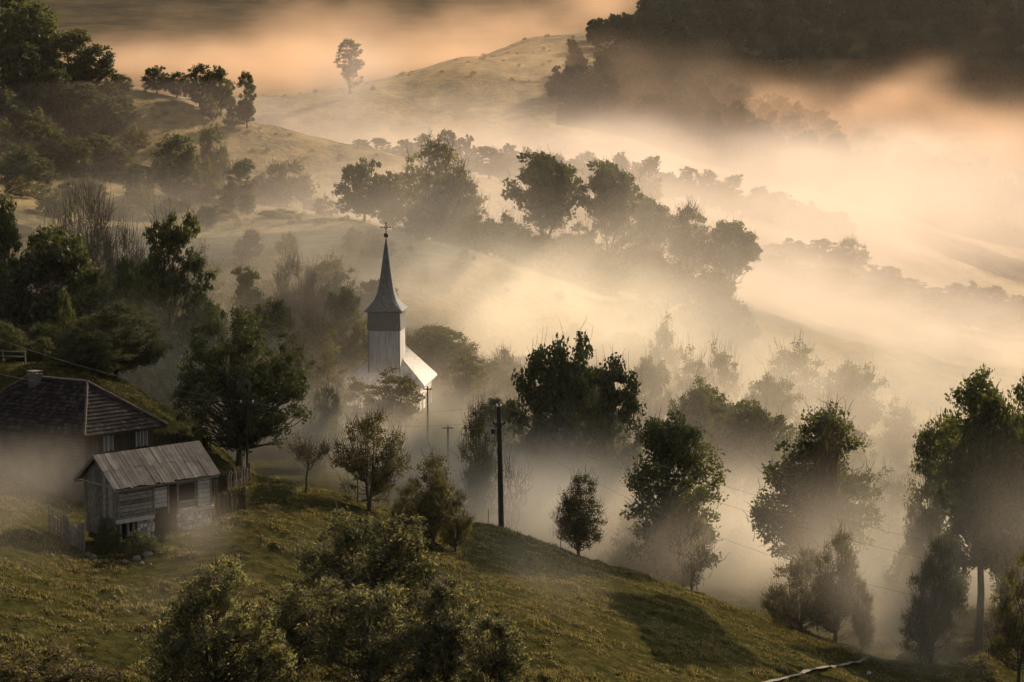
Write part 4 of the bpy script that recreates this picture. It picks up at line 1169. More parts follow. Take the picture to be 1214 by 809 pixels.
M_iron = mat_noise("dark_iron", [(0.3, (0.02, 0.02, 0.02)), (0.7, (0.05, 0.047, 0.043))], 8.0, rough=0.6)
M_pole = mat_noise("tarred_pole", [(0.3, (0.012, 0.01, 0.008)), (0.7, (0.045, 0.038, 0.03))], 3.0, (8, 8, 0.6), 0.9, 0.5, 0.01)
M_porcelain = mat_noise("porcelain", [(0.3, (0.7, 0.69, 0.66)), (0.7, (0.82, 0.81, 0.78))], 8.0, rough=0.25)
M_wire = mat_noise("wire", [(0.3, (0.12, 0.115, 0.1)), (0.7, (0.22, 0.21, 0.19))], 3.0, rough=0.4)
M_glass = NT("window_glass").surf((0.12, 0.125, 0.12), 0.15, None, 0.6)
M_frame = mat_noise("window_frame", [(0.3, (0.25, 0.235, 0.2)), (0.7, (0.4, 0.38, 0.33))], 6.0)


def dirv(deg):
    a = math.radians(deg)
    return np.array([math.cos(a), math.sin(a), 0.0])


UPV = np.array([0, 0, 1.0])
br = np.random.default_rng(3)


def boards(mb, o, along, run, height, thick, out, wmin, wmax, vertical=True, gap=0.012, top=None):
    """Fill a run x height wall from corner o with boards; vertical ones march along `along`. top(s) gives the height at s."""
    if vertical:
        s = 0.0
        while s < run - 0.03:
            w = min(br.uniform(wmin, wmax), run - s)
            h0 = top(s) if top else height
            h1 = top(s + w) if top else height
            lo = br.uniform(-0.06, 0.02)
            j = br.uniform(0, 0.018)
            p = o + along * s + out * j
            a, b = along * (w - gap), out * thick
            mb.hexa([p + UPV * lo, p + a + UPV * lo, p + a + b + UPV * lo, p + b + UPV * lo,
                     p + UPV * h0, p + a + UPV * h1, p + a + b + UPV * h1, p + b + UPV * h0])
            s += w
    else:
        z = 0.0
        while z < height - 0.02:
            w = min(br.uniform(wmin, wmax), height - z)
            j = br.uniform(0, 0.02)
            mb.box(o + UPV * z + out * j, along * run, out * thick, UPV * (w - gap * 2.6))
            z += w


def stones(mb, o, along, run, height, out, size=0.28):
    """Rough stone facing: one lumpy block per stone."""
    z = 0.0
    while z < height:
        hh = br.uniform(0.7, 1.15) * size
        s = br.uniform(-0.1, 0)
        while s < run:
            w = br.uniform(0.7, 1.5) * size
            s0, s1 = max(s, 0), min(s + w, run)
            if s1 - s0 > 0.05:
                b = out * (0.05 + br.uniform(0, 0.07))
                k = 0.03
                p0 = o + along * (s0 + 0.008) + UPV * (z + 0.008)
                a, c = along * (s1 - s0 - 0.016), UPV * (hh - 0.02)
                jit = lambda: along * br.uniform(-k, k) + UPV * br.uniform(-k, k)
                mb.hexa([p0, p0 + a, p0 + a * .9 + b + jit(), p0 + a * .1 + b + jit(),
                         p0 + c, p0 + a + c, p0 + a * .9 + c * .92 + b + jit(), p0 + a * .1 + c * .92 + b + jit()])
            s += w
        z += hh


# ------------------------------------------------------------------ the old shed
d, n_ = dirv(42), dirv(132)
E1 = at(135, 582, 123)
base = E1.copy()
base[2] = ground(E1[0] + 2.5, E1[1] + 3)
shed = empty("shed", base)
tagged(shed, "weathered plank shed on a rough stone base, in front of the tiled house", "shed")
L, W_, RISE = 7.0, 4.1, 1.6
OG, OF = 0.42, 0.38
e = E1 - base
ridge_h = RISE
mb = MB()
for side in (0, 1):
    s = 0.0
    while s < L - 0.05:
        w = min(br.uniform(0.18, 0.36), L - s)
        if side == 0:
            p, up_ = e + d * s, n_ * (W_ / 2) + UPV * RISE
        else:
            p, up_ = e + n_ * W_ + d * s, -n_ * (W_ / 2) + UPV * RISE
        nrm = np.cross(d, up_)
        nrm = nrm / np.linalg.norm(nrm) * (1 if nrm[2] > 0 else -1)
        ext = br.uniform(-0.1, 0.06)
        j = br.uniform(0, 0.012)
        p0 = p - up_ / np.linalg.norm(up_) * ext + nrm * j
        mid = br.uniform(0.4, 0.6)
        full = up_ + up_ / np.linalg.norm(up_) * (ext + (0.05 if side == 0 else 0.0))
        if br.random() < 0.5:
            mb.box(p0, d * (w - 0.015), full * mid, nrm * 0.035)
            mb.box(p0 + full * (mid - 0.03) + nrm * 0.012, d * (w - 0.02), full * (1.03 - mid), nrm * 0.035)
        else:
            mb.box(p0, d * (w - 0.015), full, nrm * 0.04)
        s += w
roof = mb.build("roof", M_roof_board, shed)
mb = MB()
for k in range(2):
    mb.box(e + d * 0.02 + n_ * (0.05 if k == 0 else W_ - .05) - UPV * 0.13, d * (L - 0.04), n_ * 0.08, UPV * 0.1)
for s in (0.03, L - 0.08):
    for sg in (0, 1):
        p = e + d * s + (n_ * W_ if sg else 0) - UPV * 0.1
        mb.box(p, d * 0.05, (n_ * (W_ / 2) if not sg else -n_ * (W_ / 2)) + UPV * RISE, UPV * 0.09)
mb.build("rafter_frame", M_wood_grey, shed)

w0 = e + d * OG + n_ * OF                         # front left corner of the wall, at eave height
wl_run = L - 2 * OG
wd = W_ - 2 * OF
FL = -1.75                                        # floor beam below the eave
zf = w0 + UPV * FL
pit = OF / (W_ / 2) * RISE                        # roof rises this much over the front overhang
# inner dark core so that no light passes through the planks
mb = MB()
mb.box(w0 + d * 0.12 + n_ * 0.12 + UPV * (-3.2), d * (wl_run - 0.24), n_ * (wd - 0.24), UPV * (3.1))
core = mb.build("light_block_core", M_black, shed)
# gable wall, vertical boards following the roof slope
mb = MB()
gt = lambda s: 1.75 + pit + RISE / (W_ / 2) * min(s, wd - s) - 0.08
boards(mb, zf + UPV * 0.0, n_, wd, 0, 0.035, -d, 0.14, 0.24, True, top=gt)
mb.box(zf + UPV * 1.72 - d * 0.07, n_ * wd, -d * 0.03, UPV * 0.09)
mb.build("gable_wall", M_wood_grey, shed)
mb = MB()
boards(mb, zf - UPV * 1.05, n_, wd, 1.0, 0.03, -d, 0.12, 0.24, True)
mb.build("lower_cladding", M_wood_grey, shed)
# far gable
mb = MB()
boards(mb, zf + d * wl_run, n_, wd, 0, 0.035, d, 0.14, 0.24, True, top=gt)
boards(mb, zf + d * wl_run - UPV * 1.4, n_, wd, 1.35, 0.03, d, 0.2, 0.3, False)
mb.build("gable_wall", M_wood_grey, shed)
# front wall: panels along d
f = lambda k: wl_run * k
fo = -n_
mb = MB()
boards(mb, zf, d, f(.37), 1.85, 0.04, fo, 0.16, 0.26, False)
mb.build("front_wall", M_wood_grey, shed)
mb = MB()
boards(mb, zf + d * f(.63), d, f(.20), 0.55, 0.04, fo, 0.16, 0.26, False)
mb.build("front_wall", M_wood_grey, shed)
mb = MB()
boards(mb, zf + d * f(.63) + UPV * 1.45, d, f(.20), 0.42, 0.04, fo, 0.16, 0.26, False)
mb.build("front_wall", M_wood_grey, shed)
mb = MB()
boards(mb, zf + d * f(.375) + UPV * 0.35, d, f(.145), 1.15, 0.045, fo, 0.18, 0.28, False)
sh = mb.build("shutter", M_wood_pale, shed)
mb = MB()
boards(mb, zf + d * f(.375), d, f(.145), 0.33, 0.04, fo, 0.16, 0.2, False)
mb.build("front_wall", M_wood_dark, shed)
mb = MB()
boards(mb, zf + d * f(.375) + UPV * 1.52, d, f(.145), 0.34, 0.04, fo, 0.16, 0.2, False)
mb.build("front_wall", M_wood_dark, shed)
mb = MB()
boards(mb, zf + d * f(.84), d, f(.16), 1.85, 0.045, fo, 0.18, 0.3, False)
mb.build("front_wall", M_wood_pale, shed)
mb = MB()
boards(mb, zf + d * f(.532) - UPV * 1.1, d, f(.095), 2.75, 0.035, fo * 0.3, 0.12, 0.2, True)
dr = mb.build("doorway", M_black, shed)  # black boards paint in the shade inside the open doorway
mb = MB()
mb.box(zf + d * f(.645) + UPV * 0.58 + fo * 0.02, d * f(.17), fo * 0.02, UPV * 0.85)
win = mb.build("window", M_black, shed)  # black sheet stands in for the unlit inside of the window opening
mb = MB()
for a in (0.0, 1.0):
    mb.box(zf + d * (f(.63) + a * (f(.20) - 0.09)) + UPV * 0.56 + fo * 0.02, d * 0.09, fo * 0.05, UPV * 0.88)
mb.build("frame", M_wood_grey, win)
for s in (0, .37, .525, .625, .835, .985):
    mb = MB()
    mb.box(zf + d * (f(s)) - UPV * 0.05 + fo * 0.03, d * 0.1, fo * 0.06, UPV * 1.85)
    mb.build("post", M_wood_grey, shed)
mb = MB()
mb.box(zf + fo * 0.01 - UPV * 0.2 - d * 0.15, d * (f(.375) + 0.15), fo * 0.14, UPV * 0.2)
mb.build("floor_beam", M_wood_pale, shed)
mb = MB()
mb.box(zf + d * f(.63) + fo * 0.01 - UPV * 0.18, d * (f(.37) + 0.12), fo * 0.14, UPV * 0.18)
mb.build("floor_beam", M_wood_pale, shed)
mb = MB()
stones(mb, zf + d * f(.62) - UPV * 1.9, d, f(.375), 1.7, fo)
mb.build("stone_base", M_stone, shed)
mb = MB()
stones(mb, zf + d * f(.2) - UPV * 2.4, d, f(.18), 2.2, fo)
mb.build("stone_pier", M_stone, shed)
mb = MB()
stones(mb, zf + d * (wl_run - .02) - UPV * 1.9, n_, wd, 1.7, d)
mb.build("stone_base", M_stone, shed)
for s in (.02, .1, .16):
    mb = MB()
    mb.box(zf + d * f(s) - UPV * 2.2, d * 0.14, -fo * 0.14, UPV * 2.0)
    mb.build("prop", M_wood_grey, shed)

# ------------------------------------------------------------------ the tiled house
dr_, dl_ = dirv(42), dirv(151)
E = at(100, 518, 136)
A_, Bl = 5.9, 10.6
base = E + dr_ * A_ / 2 + dl_ * Bl / 2
base[2] = ground(base[0], base[1])
house = empty("house", base)
tagged(house, "large dark house with hipped tile roof at the left edge, behind the plank shed", "house")
o = E - base
half, rise = A_ / 2, 2.75
c0, c1, c2, c3 = o, o + dr_ * A_, o + dr_ * A_ + dl_ * Bl, o + dl_ * Bl          # eave corners
ap0 = o + dr_ * half + dl_ * half * 1.0 + UPV * rise
ap1 = o + dr_ * half + dl_ * (Bl - half) + UPV * rise


def tiles(mb, a, b, c, dd, course=0.3, tw=0.26):
    """Rows of tiles on the quad a-b (eave) to dd-c (ridge)."""
    up_ = ((c + dd) / 2 - (a + b) / 2)
    slope = np.linalg.norm(dd - a) if np.linalg.norm(c - dd) > .1 else np.linalg.norm(up_)
    nrow = int(np.linalg.norm(up_) / course) + 1
    al = (b - a) / np.linalg.norm(b - a)
    nrm = np.cross(al, dd - a)
    nrm = nrm / np.linalg.norm(nrm)
    if nrm[2] < 0: nrm = -nrm
    for k in range(nrow):
        f0, f1 = k / nrow, (k + 1.25) / nrow
        f1 = min(f1, 1.0)
        l0, r0 = a + (dd - a) * f0, b + (c - b) * f0
        l1, r1 = a + (dd - a) * f1, b + (c - b) * f1
        wlen = np.linalg.norm(r0 - l0)
        nt_ = max(int(wlen / tw), 1)
        for i in range(nt_):
            s0, s1 = i / nt_, (i + 1) / nt_ - 0.02 / max(wlen, .1)
            lift = 0.055 + br.uniform(0, 0.02) + (0.05 if br.random() < 0.02 else 0)
            sl = nrm * lift
            mb.add([l0 + (r0 - l0) * s0 + sl, l0 + (r0 - l0) * s1 + sl + nrm * br.uniform(-.008, .008), l1 + (r1 - l1) * s1 + nrm * 0.012, l1 + (r1 - l1) * s0 + nrm * 0.012,
                    l0 + (r0 - l0) * s0 + sl * 0.3, l0 + (r0 - l0) * s1 + sl * 0.3],
                   [(0, 1, 2, 3), (4, 5, 1, 0)])


mb = MB()
tiles(mb, c0, c1, ap0, ap0)
tiles(mb, c3, c0, ap0, ap1)
tiles(mb, c1, c2, ap1, ap0)
tiles(mb, c2, c3, ap1, ap1)
roof = mb.build("roof", M_tile, house)
mb = MB()
mb.add([c0, c1, c2, c3, ap0, ap1], [(1, 2, 5, 4), (3, 0, 4, 5)], [(0, 1, 4), (2, 3, 5)])
for p, q in ((c0, c1), (c1, c2), (c2, c3), (c3, c0)):
    mb.box(p - UPV * 0.12, q - p, UPV * 0.0001 + np.cross(UPV, (q - p) / np.linalg.norm(q - p)) * 0.05, UPV * 0.14)
mb.build("roof_deck", M_wood_dark, roof)
mb = MB()
for p, q in ((c0, ap0), (c1, ap0), (c2, ap1), (c3, ap1), (ap0, ap1)):
    m = int(np.linalg.norm(q - p) / 0.38)
    for k in range(m):
        a_, b_ = p + (q - p) * (k / m), p + (q - p) * ((k + 1.05) / m)
        mb.tube([a_ + UPV * 0.06, b_ + UPV * 0.085], [0.085, 0.1], 6)
mb.build("ridge_tiles", M_ridge, roof)
# chimney near the left end of the ridge
ch = at(34, 452, 141) - base
ch = ap0 + (ap1 - ap0) * 0.8 - dr_ * 0.3
mb = MB()
mb.box(ch - dr_ * .3 - dl_ * .3 - UPV * 0.9, dr_ * .5, dl_ * .5, UPV * 1.15)
chim = mb.build("chimney", M_plaster, house)
mb = MB()
mb.box(ch - dr_ * .36 - dl_ * .36 + UPV * 0.25, dr_ * .62, dl_ * .62, UPV * 0.08)
for a in (-.27, .08):
    for b in (-.27, .08):
        mb.box(ch + dr_ * a + dl_ * b + UPV * .33, dr_ * .09, dl_ * .09, UPV * .12)
mb.box(ch - dr_ * .38 - dl_ * .38 + UPV * 0.45, dr_ * .66, dl_ * .66, UPV * 0.06)
mb.build("chimney_cap", M_plaster, chim)
# walls
ins = 0.55
q0 = c0 + dr_ * ins + dl_ * ins
wa, wb = A_ - 2 * ins, Bl - 2 * ins
mb = MB()
mb.box(q0 - UPV * 6.5, dr_ * wa, dl_ * wb, UPV * 4.65)
mb.build("lower_wall", M_plaster, house)
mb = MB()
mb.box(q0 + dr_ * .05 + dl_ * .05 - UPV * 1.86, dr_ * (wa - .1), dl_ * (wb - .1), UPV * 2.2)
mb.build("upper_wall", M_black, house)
mb = MB()
right_out = -dl_
boards(mb, q0 - UPV * 1.85, dr_, wa, 2.1, 0.05, np.cross(dr_, UPV), 0.18, 0.3, True)
mb.build("plank_wall", M_wood_dark, house)
mb = MB()
lo_ = -np.cross(dl_, UPV)
boards(mb, q0 - UPV * 1.85, dl_, wb, 2.1, 0.05, lo_ if lo_[1] < 0 else -lo_, 0.18, 0.3, False)
mb.build("plank_wall", M_plaster, house)
ro = np.cross(dr_, UPV)
for s in (wa * .26, wa * .33, wa * .74, wa * .84):
    p = q0 + dr_ * s + ro * 0.07 - UPV * 1.1
    mb = MB()
    mb.box(p, dr_ * 0.26, ro * 0.03, UPV * 0.85)
    wnd = mb.build("window", M_glass, house)
    mb = MB()
    for k in (-0.05, 0.25):
        mb.box(p + dr_ * k - UPV * .05, dr_ * 0.06, ro * 0.06, UPV * 0.95)
    mb.build("frame", M_frame, wnd)

# ------------------------------------------------------------------ the church
C0 = at(455.5, 432, 220)
base = C0.copy()
base[2] = ground(C0[0], C0[1] + 4)
church = empty("church", base)
tagged(church, "small church with slender shingled spire and pale roof rising from the mist", "church")
ax = dirv(83)                                     # nave axis, away from us
sd = dirv(-7)                                     # to the right
t0 = C0 - base


def loft(mb, rings):
    k = len(rings[0])
    v = np.concatenate(rings)
    q = []
    for i in range(len(rings) - 1):
        for j in range(k):
            q.append((i * k + j, i * k + (j + 1) % k, (i + 1) * k + (j + 1) % k, (i + 1) * k + j))
    mb.add(v, q)


def ring(c, hw, z, ch):
    """Octagon from a square of half-width hw with corners cut by ch (0 = square, 0.414 = regular)."""
    a = hw * (1 - ch)
    pts = [(hw, -a), (hw, a), (a, hw), (-a, hw), (-hw, a), (-hw, -a), (-a, -hw), (a, -hw)]
    return np.array([c + sd * p[0] + ax * p[1] + UPV * z for p in pts])


tc = t0 + ax * 1.5                                # tower centre at the height where the pale boards end
PXM = FPX / 221.0
zz = lambda py: (432 - py) / PXM
mb = MB()
loft(mb, [ring(tc, 1.62, zz(470), 0.02), ring(tc, 1.58, zz(432), 0.02), ring(tc, 1.53, zz(392), 0.02)])
low = mb.build("tower_lower", M_tower_pale, church)
mb = MB()
for s in (-1, 1):
    mb.box(tc + sd * s * 1.52 - ax * 1.62 - sd * .05 + UPV * zz(445), sd * 0.1, ax * 0.05, UPV * (zz(393) - zz(445)))
mb.build("corner_strips", M_tower_dark, low)
mb = MB()
loft(mb, [ring(tc, 1.56, zz(392), 0.02), ring(tc, 1.64, zz(391.5), 0.02), ring(tc, 1.58, zz(369), 0.02)])
mb.add(ring(tc, 1.58, zz(369), 0.02), [(0, 1, 2, 3), (4, 5, 6, 7), (0, 3, 4, 7)])
mb.build("tower_upper", M_tower_dark, church)
mb = MB()
prof = [(370, 1.62, .03), (369, 1.84, .03), (368, 1.86, .05), (364.5, 1.58, .1), (360, 1.28, .2), (355, 1.02, .3), (349, .85, .38), (340, .68, .4), (325, .5, .41), (310, .345, .41), (296, .2, .41), (285, .06, .41), (283, .03, .41)]
loft(mb, [ring(tc, hw, zz(py), c) for py, hw, c in prof])
spire = mb.build("spire", M_shingle, church)
mb = MB()
cb = tc + UPV * zz(279.5)
rr = 0.24
loft(mb, [np.array([cb + UPV * rr * math.sin(a) + (sd * math.cos(b) + ax * math.sin(b)) * rr * math.cos(a) for b in np.linspace(0, 2 * np.pi, 10, endpoint=False)]) for a in np.linspace(-1.5, 1.5, 7)])
mb.build("ball", M_iron, spire, smooth=True)
mb = MB()
mb.tube([cb, cb + UPV * 1.18], 0.05, 6)
arm = cb + UPV * 0.78
mb.tube([arm - sd * .45, arm + sd * .45], 0.045, 6)
mb.tube([arm - sd * .2 + UPV * .0, arm + UPV * .22], 0.025, 5)
mb.tube([arm + sd * .2, arm + UPV * .22], 0.025, 5)
mb.tube([arm - sd * .2, arm - UPV * .22], 0.025, 5)
mb.tube([arm + sd * .2, arm - UPV * .22], 0.025, 5)
for p in (arm - sd * .45, arm + sd * .45, cb + UPV * 1.18):
    mb.tube([p - sd * .06, p + sd * .06], 0.075, 6)
mb.build("cross", M_iron, spire)
# nave: hipped front under the tower, ridge running away
HW_ = 4.1
rid0, rid1 = tc + ax * 1.0 + UPV * zz(411), tc + ax * 5.0 + UPV * zz(411)
fe = tc - ax * 2.6 + UPV * zz(457)
be = tc + ax * 5.3 + UPV * zz(457)
cor = [fe - sd * HW_, fe + sd * HW_, be + sd * HW_, be - sd * HW_]
mb = MB()
th = UPV * 0.14
top = [cor[0], cor[1], cor[2], cor[3], rid0, rid1]
v = [p + th for p in top] + top
mb.add(v, [(1, 2, 5, 4), (3, 0, 4, 5), (8, 7, 10, 11), (6, 9, 11, 10), (0, 6, 7, 1), (1, 7, 8, 2), (2, 8, 9, 3), (3, 9, 6, 0)], [(0, 1, 4), (2, 3, 5), (7, 6, 10), (9, 8, 11)])
nroof = mb.build("roof", M_roof_pale, church)
mb = MB()
nn = 16
for k in range(nn + 1):                            # standing seams
    f_ = k / nn
    for a_, b_, c_, d__ in ((cor[1], cor[2], rid0, rid1), (cor[0], cor[3], rid0, rid1)):
        p, q = a_ + (b_ - a_) * f_, c_ + (d__ - c_) * f_
        mb.tube([p + th * 1.15, q + th * 1.15], 0.03, 4)
mb.build("roof_seams", M_tower_dark, nroof)
mb = MB()
wo = 0.5
w_0 = cor[0] + sd * wo + ax * wo
mb.box(w_0 - UPV * 4.5, sd * (2 * HW_ - 2 * wo), ax * (np.linalg.norm(be - fe) - 2 * wo), UPV * 4.45)
mb.build("wall", M_white, church)
for k in range(3):
    p = cor[1] - sd * (wo - 0.01) + ax * (1.2 + 2.3 * k) - UPV * 2.6
    mb = MB()
    mb.box(p, ax * 0.8, sd * 0.05, UPV * 1.5)
    mb.build("window", M_glass, church)

# ------------------------------------------------------------------ small buildings
def hut(px, Y, wpx, hpx, label, mat_w, mat_r, rz, rise=0.5):
    g = on_ground(px, Y)
    k = mpp(Y)
    w, h = wpx * k, hpx * k
    r = empty("hut", g, rz)
    tagged(r, label, "hut")
    mb = MB()
    boards(mb, np.array([-w / 2, -w * .35, -.4]), np.array([1., 0, 0]), w, h + .4, .05, np.array([0, -1., 0]), .2, .3, True)
    boards(mb, np.array([w / 2, -w * .35, -.4]), np.array([0., 1, 0]), w * .7, h + .4, .05, np.array([1., 0, 0]), .2, .3, True)
    mb.box((-w / 2 + .05, -w * .35 + .03, -.5), (w - .1, 0, 0), (0, w * .7, 0), (0, 0, h + .4))
    mb.build("wall", mat_w, r)
    mb = MB()
    mb.box((-w * .18, -w * .35 - .08, 0), (w * .36, 0, 0), (0, .03, 0), (0, 0, h * .8))
    mb.build("doorway", M_black, r)
    mb = MB()
    mb.box((-w * .58, -w * .5, h - .05), (w * 1.16, 0, 0), (0, w * .52, rise), (0, 0, .09))
    mb.box((-w * .58, w * .5, h - .05), (w * 1.16, 0, 0), (0, -w * .49, rise * .96), (0, 0, .09))
    mb.build("roof", mat_r, r)
    return r


hut(368, 394, 17, 14, "tiny brown hut on the left hillside meadow", M_wood_dark, M_wood_grey, 0.3)
hut(561, 186, 30, 18, "low hut with pale roof in the mist left of the power pole", M_wood_grey, M_roof_pale, 0.15, 0.35)

# ------------------------------------------------------------------ power poles and wires
def pole(px, Y, top, lean_px, r0, label, box=False, arm_m=0.0, insul=2, arm_py=None):
    g = on_ground(px, Y)
    tp = at(px + lean_px, top, Y) - g
    p = empty("power_pole", g)
    tagged(p, label, "power pole", "power poles")
    mb = MB()
    mb.tube([(0, 0, -.5), tp * 0.5, tp], [r0, r0 * .88, r0 * .74], 10)
    mb.build("shaft", M_pole, p, smooth=True)
    tips = []
    mb = MB()
    if arm_m:
        za = tp[2] - .25 if arm_py is None else (at(px, arm_py, Y) - g)[2]
        a = np.array([tp[0] * za / tp[2], -r0, za])
        mb.box(a - np.array([arm_m / 2, .05, .05]), (arm_m, 0, 0), (0, .1, 0), (0, 0, .1))
        mb.build("crossarm", M_wood_dark, p)
    for k in range(insul):
        if arm_m:
            b = a + np.array([(k / max(insul - 1, 1) - .5) * arm_m * .85, 0, .05])
        else:
            b = tp + np.array([(k - .5) * r0 * 1.3, 0, -.05])
        mb = MB()
        mb.tube([b, b + UPV * .08, b + UPV * .1, b + UPV * .2, b + UPV * .22], [.02, .02, .055, .05, .02], 8)
        mb.build("insulator", M_porcelain, p, smooth=True)
        tips.append(g + b + UPV * .15)
    return p, g, tp, tips


pm, gm, tm, tips_m = pole(594.5, 149, 482, -3.0, 0.2, "tall dark wooden power pole standing on the crest of the grassy slope")
mb = MB()
cz = tm * ((628 - 502) / (628 - 482))
mb.tube([cz - UPV * .2, cz + UPV * .1], [.23, .23], 12)
mb.tube([cz - np.array([.36, .1, 0]), cz + np.array([.36, -.1, 0])], .07, 8)
mb.tube([cz - np.array([.36, .1, 0.0]), cz - np.array([.36, .1, -.22])], [.08, .05], 8)
mb.tube([cz + np.array([.36, -.1, 0.0]), cz + np.array([.36, -.1, .22])], [.08, .05], 8)
mb.build("bracket", M_iron, pm)
mb = MB()
cb_ = tm * ((628 - 511) / (628 - 482)) + np.array([-.42, -.02, 0])
mb.box(cb_ - np.array([.14, .1, .16]), (.26, 0, 0), (0, .2, 0), (0, 0, .34))
mb.box(cb_ - np.array([-.1, .03, -.02]), (.22, 0, 0), (0, .06, 0), (0, 0, .05))
mb.build("junction_box", M_iron, pm)
pl, gl, tl, tips_l = pole(293, 146, 455, 0, 0.07, "thin pole in front of the large dark round tree", arm_m=0.9, insul=2, arm_py=479)
pc, gc, tcx, tips_c = pole(507, 204, 458, 0, 0.1, "pale slim pole in the mist beside the church roof", arm_m=0.8, insul=2)
pf, gf, tf_, tips_f = pole(531, 196, 504, 0, 0.12, "short faded pole between the church and the dark power pole", arm_m=1.0, insul=3)


def wire(a, b, sag, label, rad=0.008):
    a, b = np.array(a), np.array(b)
    t_ = np.linspace(0, 1, 24)[:, None]
    P = a + (b - a) * t_ - UPV * sag * 4 * t_ * (1 - t_)
    c = P.mean(0)
    mb = MB()
    mb.tube(P - c, rad, 5)
    tagged(mb.build("wire", M_wire, None, c), label, "power line", "wires between the power poles")


wire(tips_m[0], tips_l[0], .7, "upper wire from the dark power pole to the thin pole at the round tree")
wire(gm + cz + np.array([-.36, -.1, .2]), tips_l[1] - UPV * .5, .7, "lower wire from the dark power pole to the thin pole at the round tree")
wire(tips_m[0] - UPV * .05, tips_c[1], .5, "wire from the dark power pole to the pale slim pole by the church")
wire(gm + cz + np.array([-.3, 0, .1]), tips_f[1], .4, "wire from the dark power pole to the short faded pole")
OFF1, OFF2, OFF3 = at(1290, 682, 118), at(1290, 700, 117), at(1290, 740, 116)
wire(tips_m[1], OFF1, 1.0, "highest wire running down to the right edge in front of the tallest tree")
wire(gm + cz + np.array([.36, -.1, .2]), OFF2, 1.2, "middle wire running down to the right edge in front of the tallest tree")
wire(gm + cz - UPV * .3, OFF3, 2.2, "lowest wire crossing the two trunked bushy tree")
wire(tips_l[0], at(-60, 380, 140), .6, "wire from the thin pole to the left edge above the house roof")
wire(tips_l[1], at(-60, 430, 138), .6, "wire from the thin pole to the left edge just over the chimney")

# ------------------------------------------------------------------ fences, stake, planks, path, stones
def fence(pts, h, label, mat, gap=0.03, w=0.13, lean=0.12):
    """Paling fence along ground points (px, Y)."""
    G = np.array([on_ground(px, Y) for px, Y in pts])
    b0 = G[0].copy()
    r = empty("paling_fence", b0)
    tagged(r, label, "fence", "paling fences by the old house")
    seg = np.linalg.norm(np.diff(G, axis=0), axis=1)
    tot = seg.sum()
    mb = MB()
    s = 0.0
    cum = np.concatenate([[0], np.cumsum(seg)])

    def pt(s):
        i = int(np.clip(np.searchsorted(cum, s) - 1, 0, len(seg) - 1))
        q = G[i] + (G[i + 1] - G[i]) * ((s - cum[i]) / seg[i])
        return q, (G[i + 1] - G[i]) / seg[i]
    while s < tot - w:
        q, al = pt(s)
        al = al * np.array([1, 1, 0]); al /= np.linalg.norm(al)
        out = np.cross(al, UPV)
        z = ground(q[0], q[1])
        q = np.array([q[0], q[1], z - .2]) - b0
        hh = h * br.uniform(.78, 1.08) + .2
        ln = al * br.normal() * lean * hh * .5 + out * br.normal() * .05
        ww = w * br.uniform(.7, 1.2)
        mb.box(q, al * ww, out * .025, UPV * hh + ln)
        s += ww + gap * br.uniform(.3, 2.2)
    mb.build("palings", mat, r)
    for f_ in (.3, .75):
        mb = MB()
        mb.tube([np.array([pt(min(max(s_, .01), tot - .01))[0][0], pt(min(max(s_, .01), tot - .01))[0][1], ground(*pt(min(max(s_, .01), tot - .01))[0][:2]) + h * f_]) - b0 for s_ in np.linspace(0, tot, 6)], .045, 5)
        mb.build("rail", mat, r)
    for s_ in np.linspace(.05, tot - .05, 3):
        q = pt(s_)[0]
        mb = MB()
        z = ground(q[0], q[1])
        mb.tube([np.array([q[0], q[1] + .06, z - .4]) - b0, np.array([q[0], q[1] + .06, z + h * 1.1]) - b0], .06, 6)
        mb.build("post", mat, r)


fence([(58, 126), (78, 124), (100, 122.5)], 1.35, "leaning grey paling fence left of the shed gable", M_wood_grey)
fence([(256, 131), (272, 130), (291, 131)], 1.25, "dark paling fence right of the stone base of the shed", M_wood_dark, 0.02)
fence([(236, 139), (268, 139), (296, 143)], 1.1, "low worn paling fence under the large dark round tree", M_wood_dark)
fence([(182, 146), (215, 147), (250, 149)], 1.0, "dark paling fence across the grass bank behind the shed roof", M_wood_dark)

# rail fence at the left edge
r = empty("rail_fence", on_ground(14, 159))
tagged(r, "pale two rail fence at the left edge above the house roof", "fence")
b0 = np.array(r.location)
gp = [on_ground(px, 159 - k * .6) for k, px in enumerate((-22, 4, 30))]
for h_ in (.4, .75):
    mb = MB(); mb.tube([g + UPV * h_ - b0 for g in gp], .05, 6); mb.build("rail", M_wood_grey, r)
for g in gp:
    mb = MB(); mb.tube([g - UPV * .4 - b0, g + UPV * .85 - b0], .06, 6); mb.build("post", M_wood_grey, r)

g = on_ground(578, 151)
mb = MB(); mb.tube([(0, 0, -.3), (.05, 0, .6), (.06, 0, 1.35)], [.04, .035, .03], 6)
tagged(mb.build("stake", M_wood_grey, None, g), "thin upright wooden stake in the grass left of the power pole", "stake")

g = on_ground(838, 152)
pts = [(-.9, 0, -.1), (-.7, 0, .5), (-.2, 0, .55), (.4, 0, .25), (.9, 0, -.05)]
mb = MB(); mb.tube(pts, [.05, .045, .04, .035, .03], 6); mb.tube([(-.2, 0, .55), (.1, .1, .75)], [.03, .015], 5)
tagged(mb.build("branch", MAT["bark"], None, g), "bare bent branch on the slope crest below the dark oval tree", "branch")

g = on_ground(1069, 144)
mb = MB(); mb.box((-.35, 0, .1), (.66, .3, .28), (-.04, .1, 0), (0, -.03, .06))
tagged(mb.build("plank", M_white, None, g + UPV * .25), "small white plank lying under the shaded bushy tree", "plank")

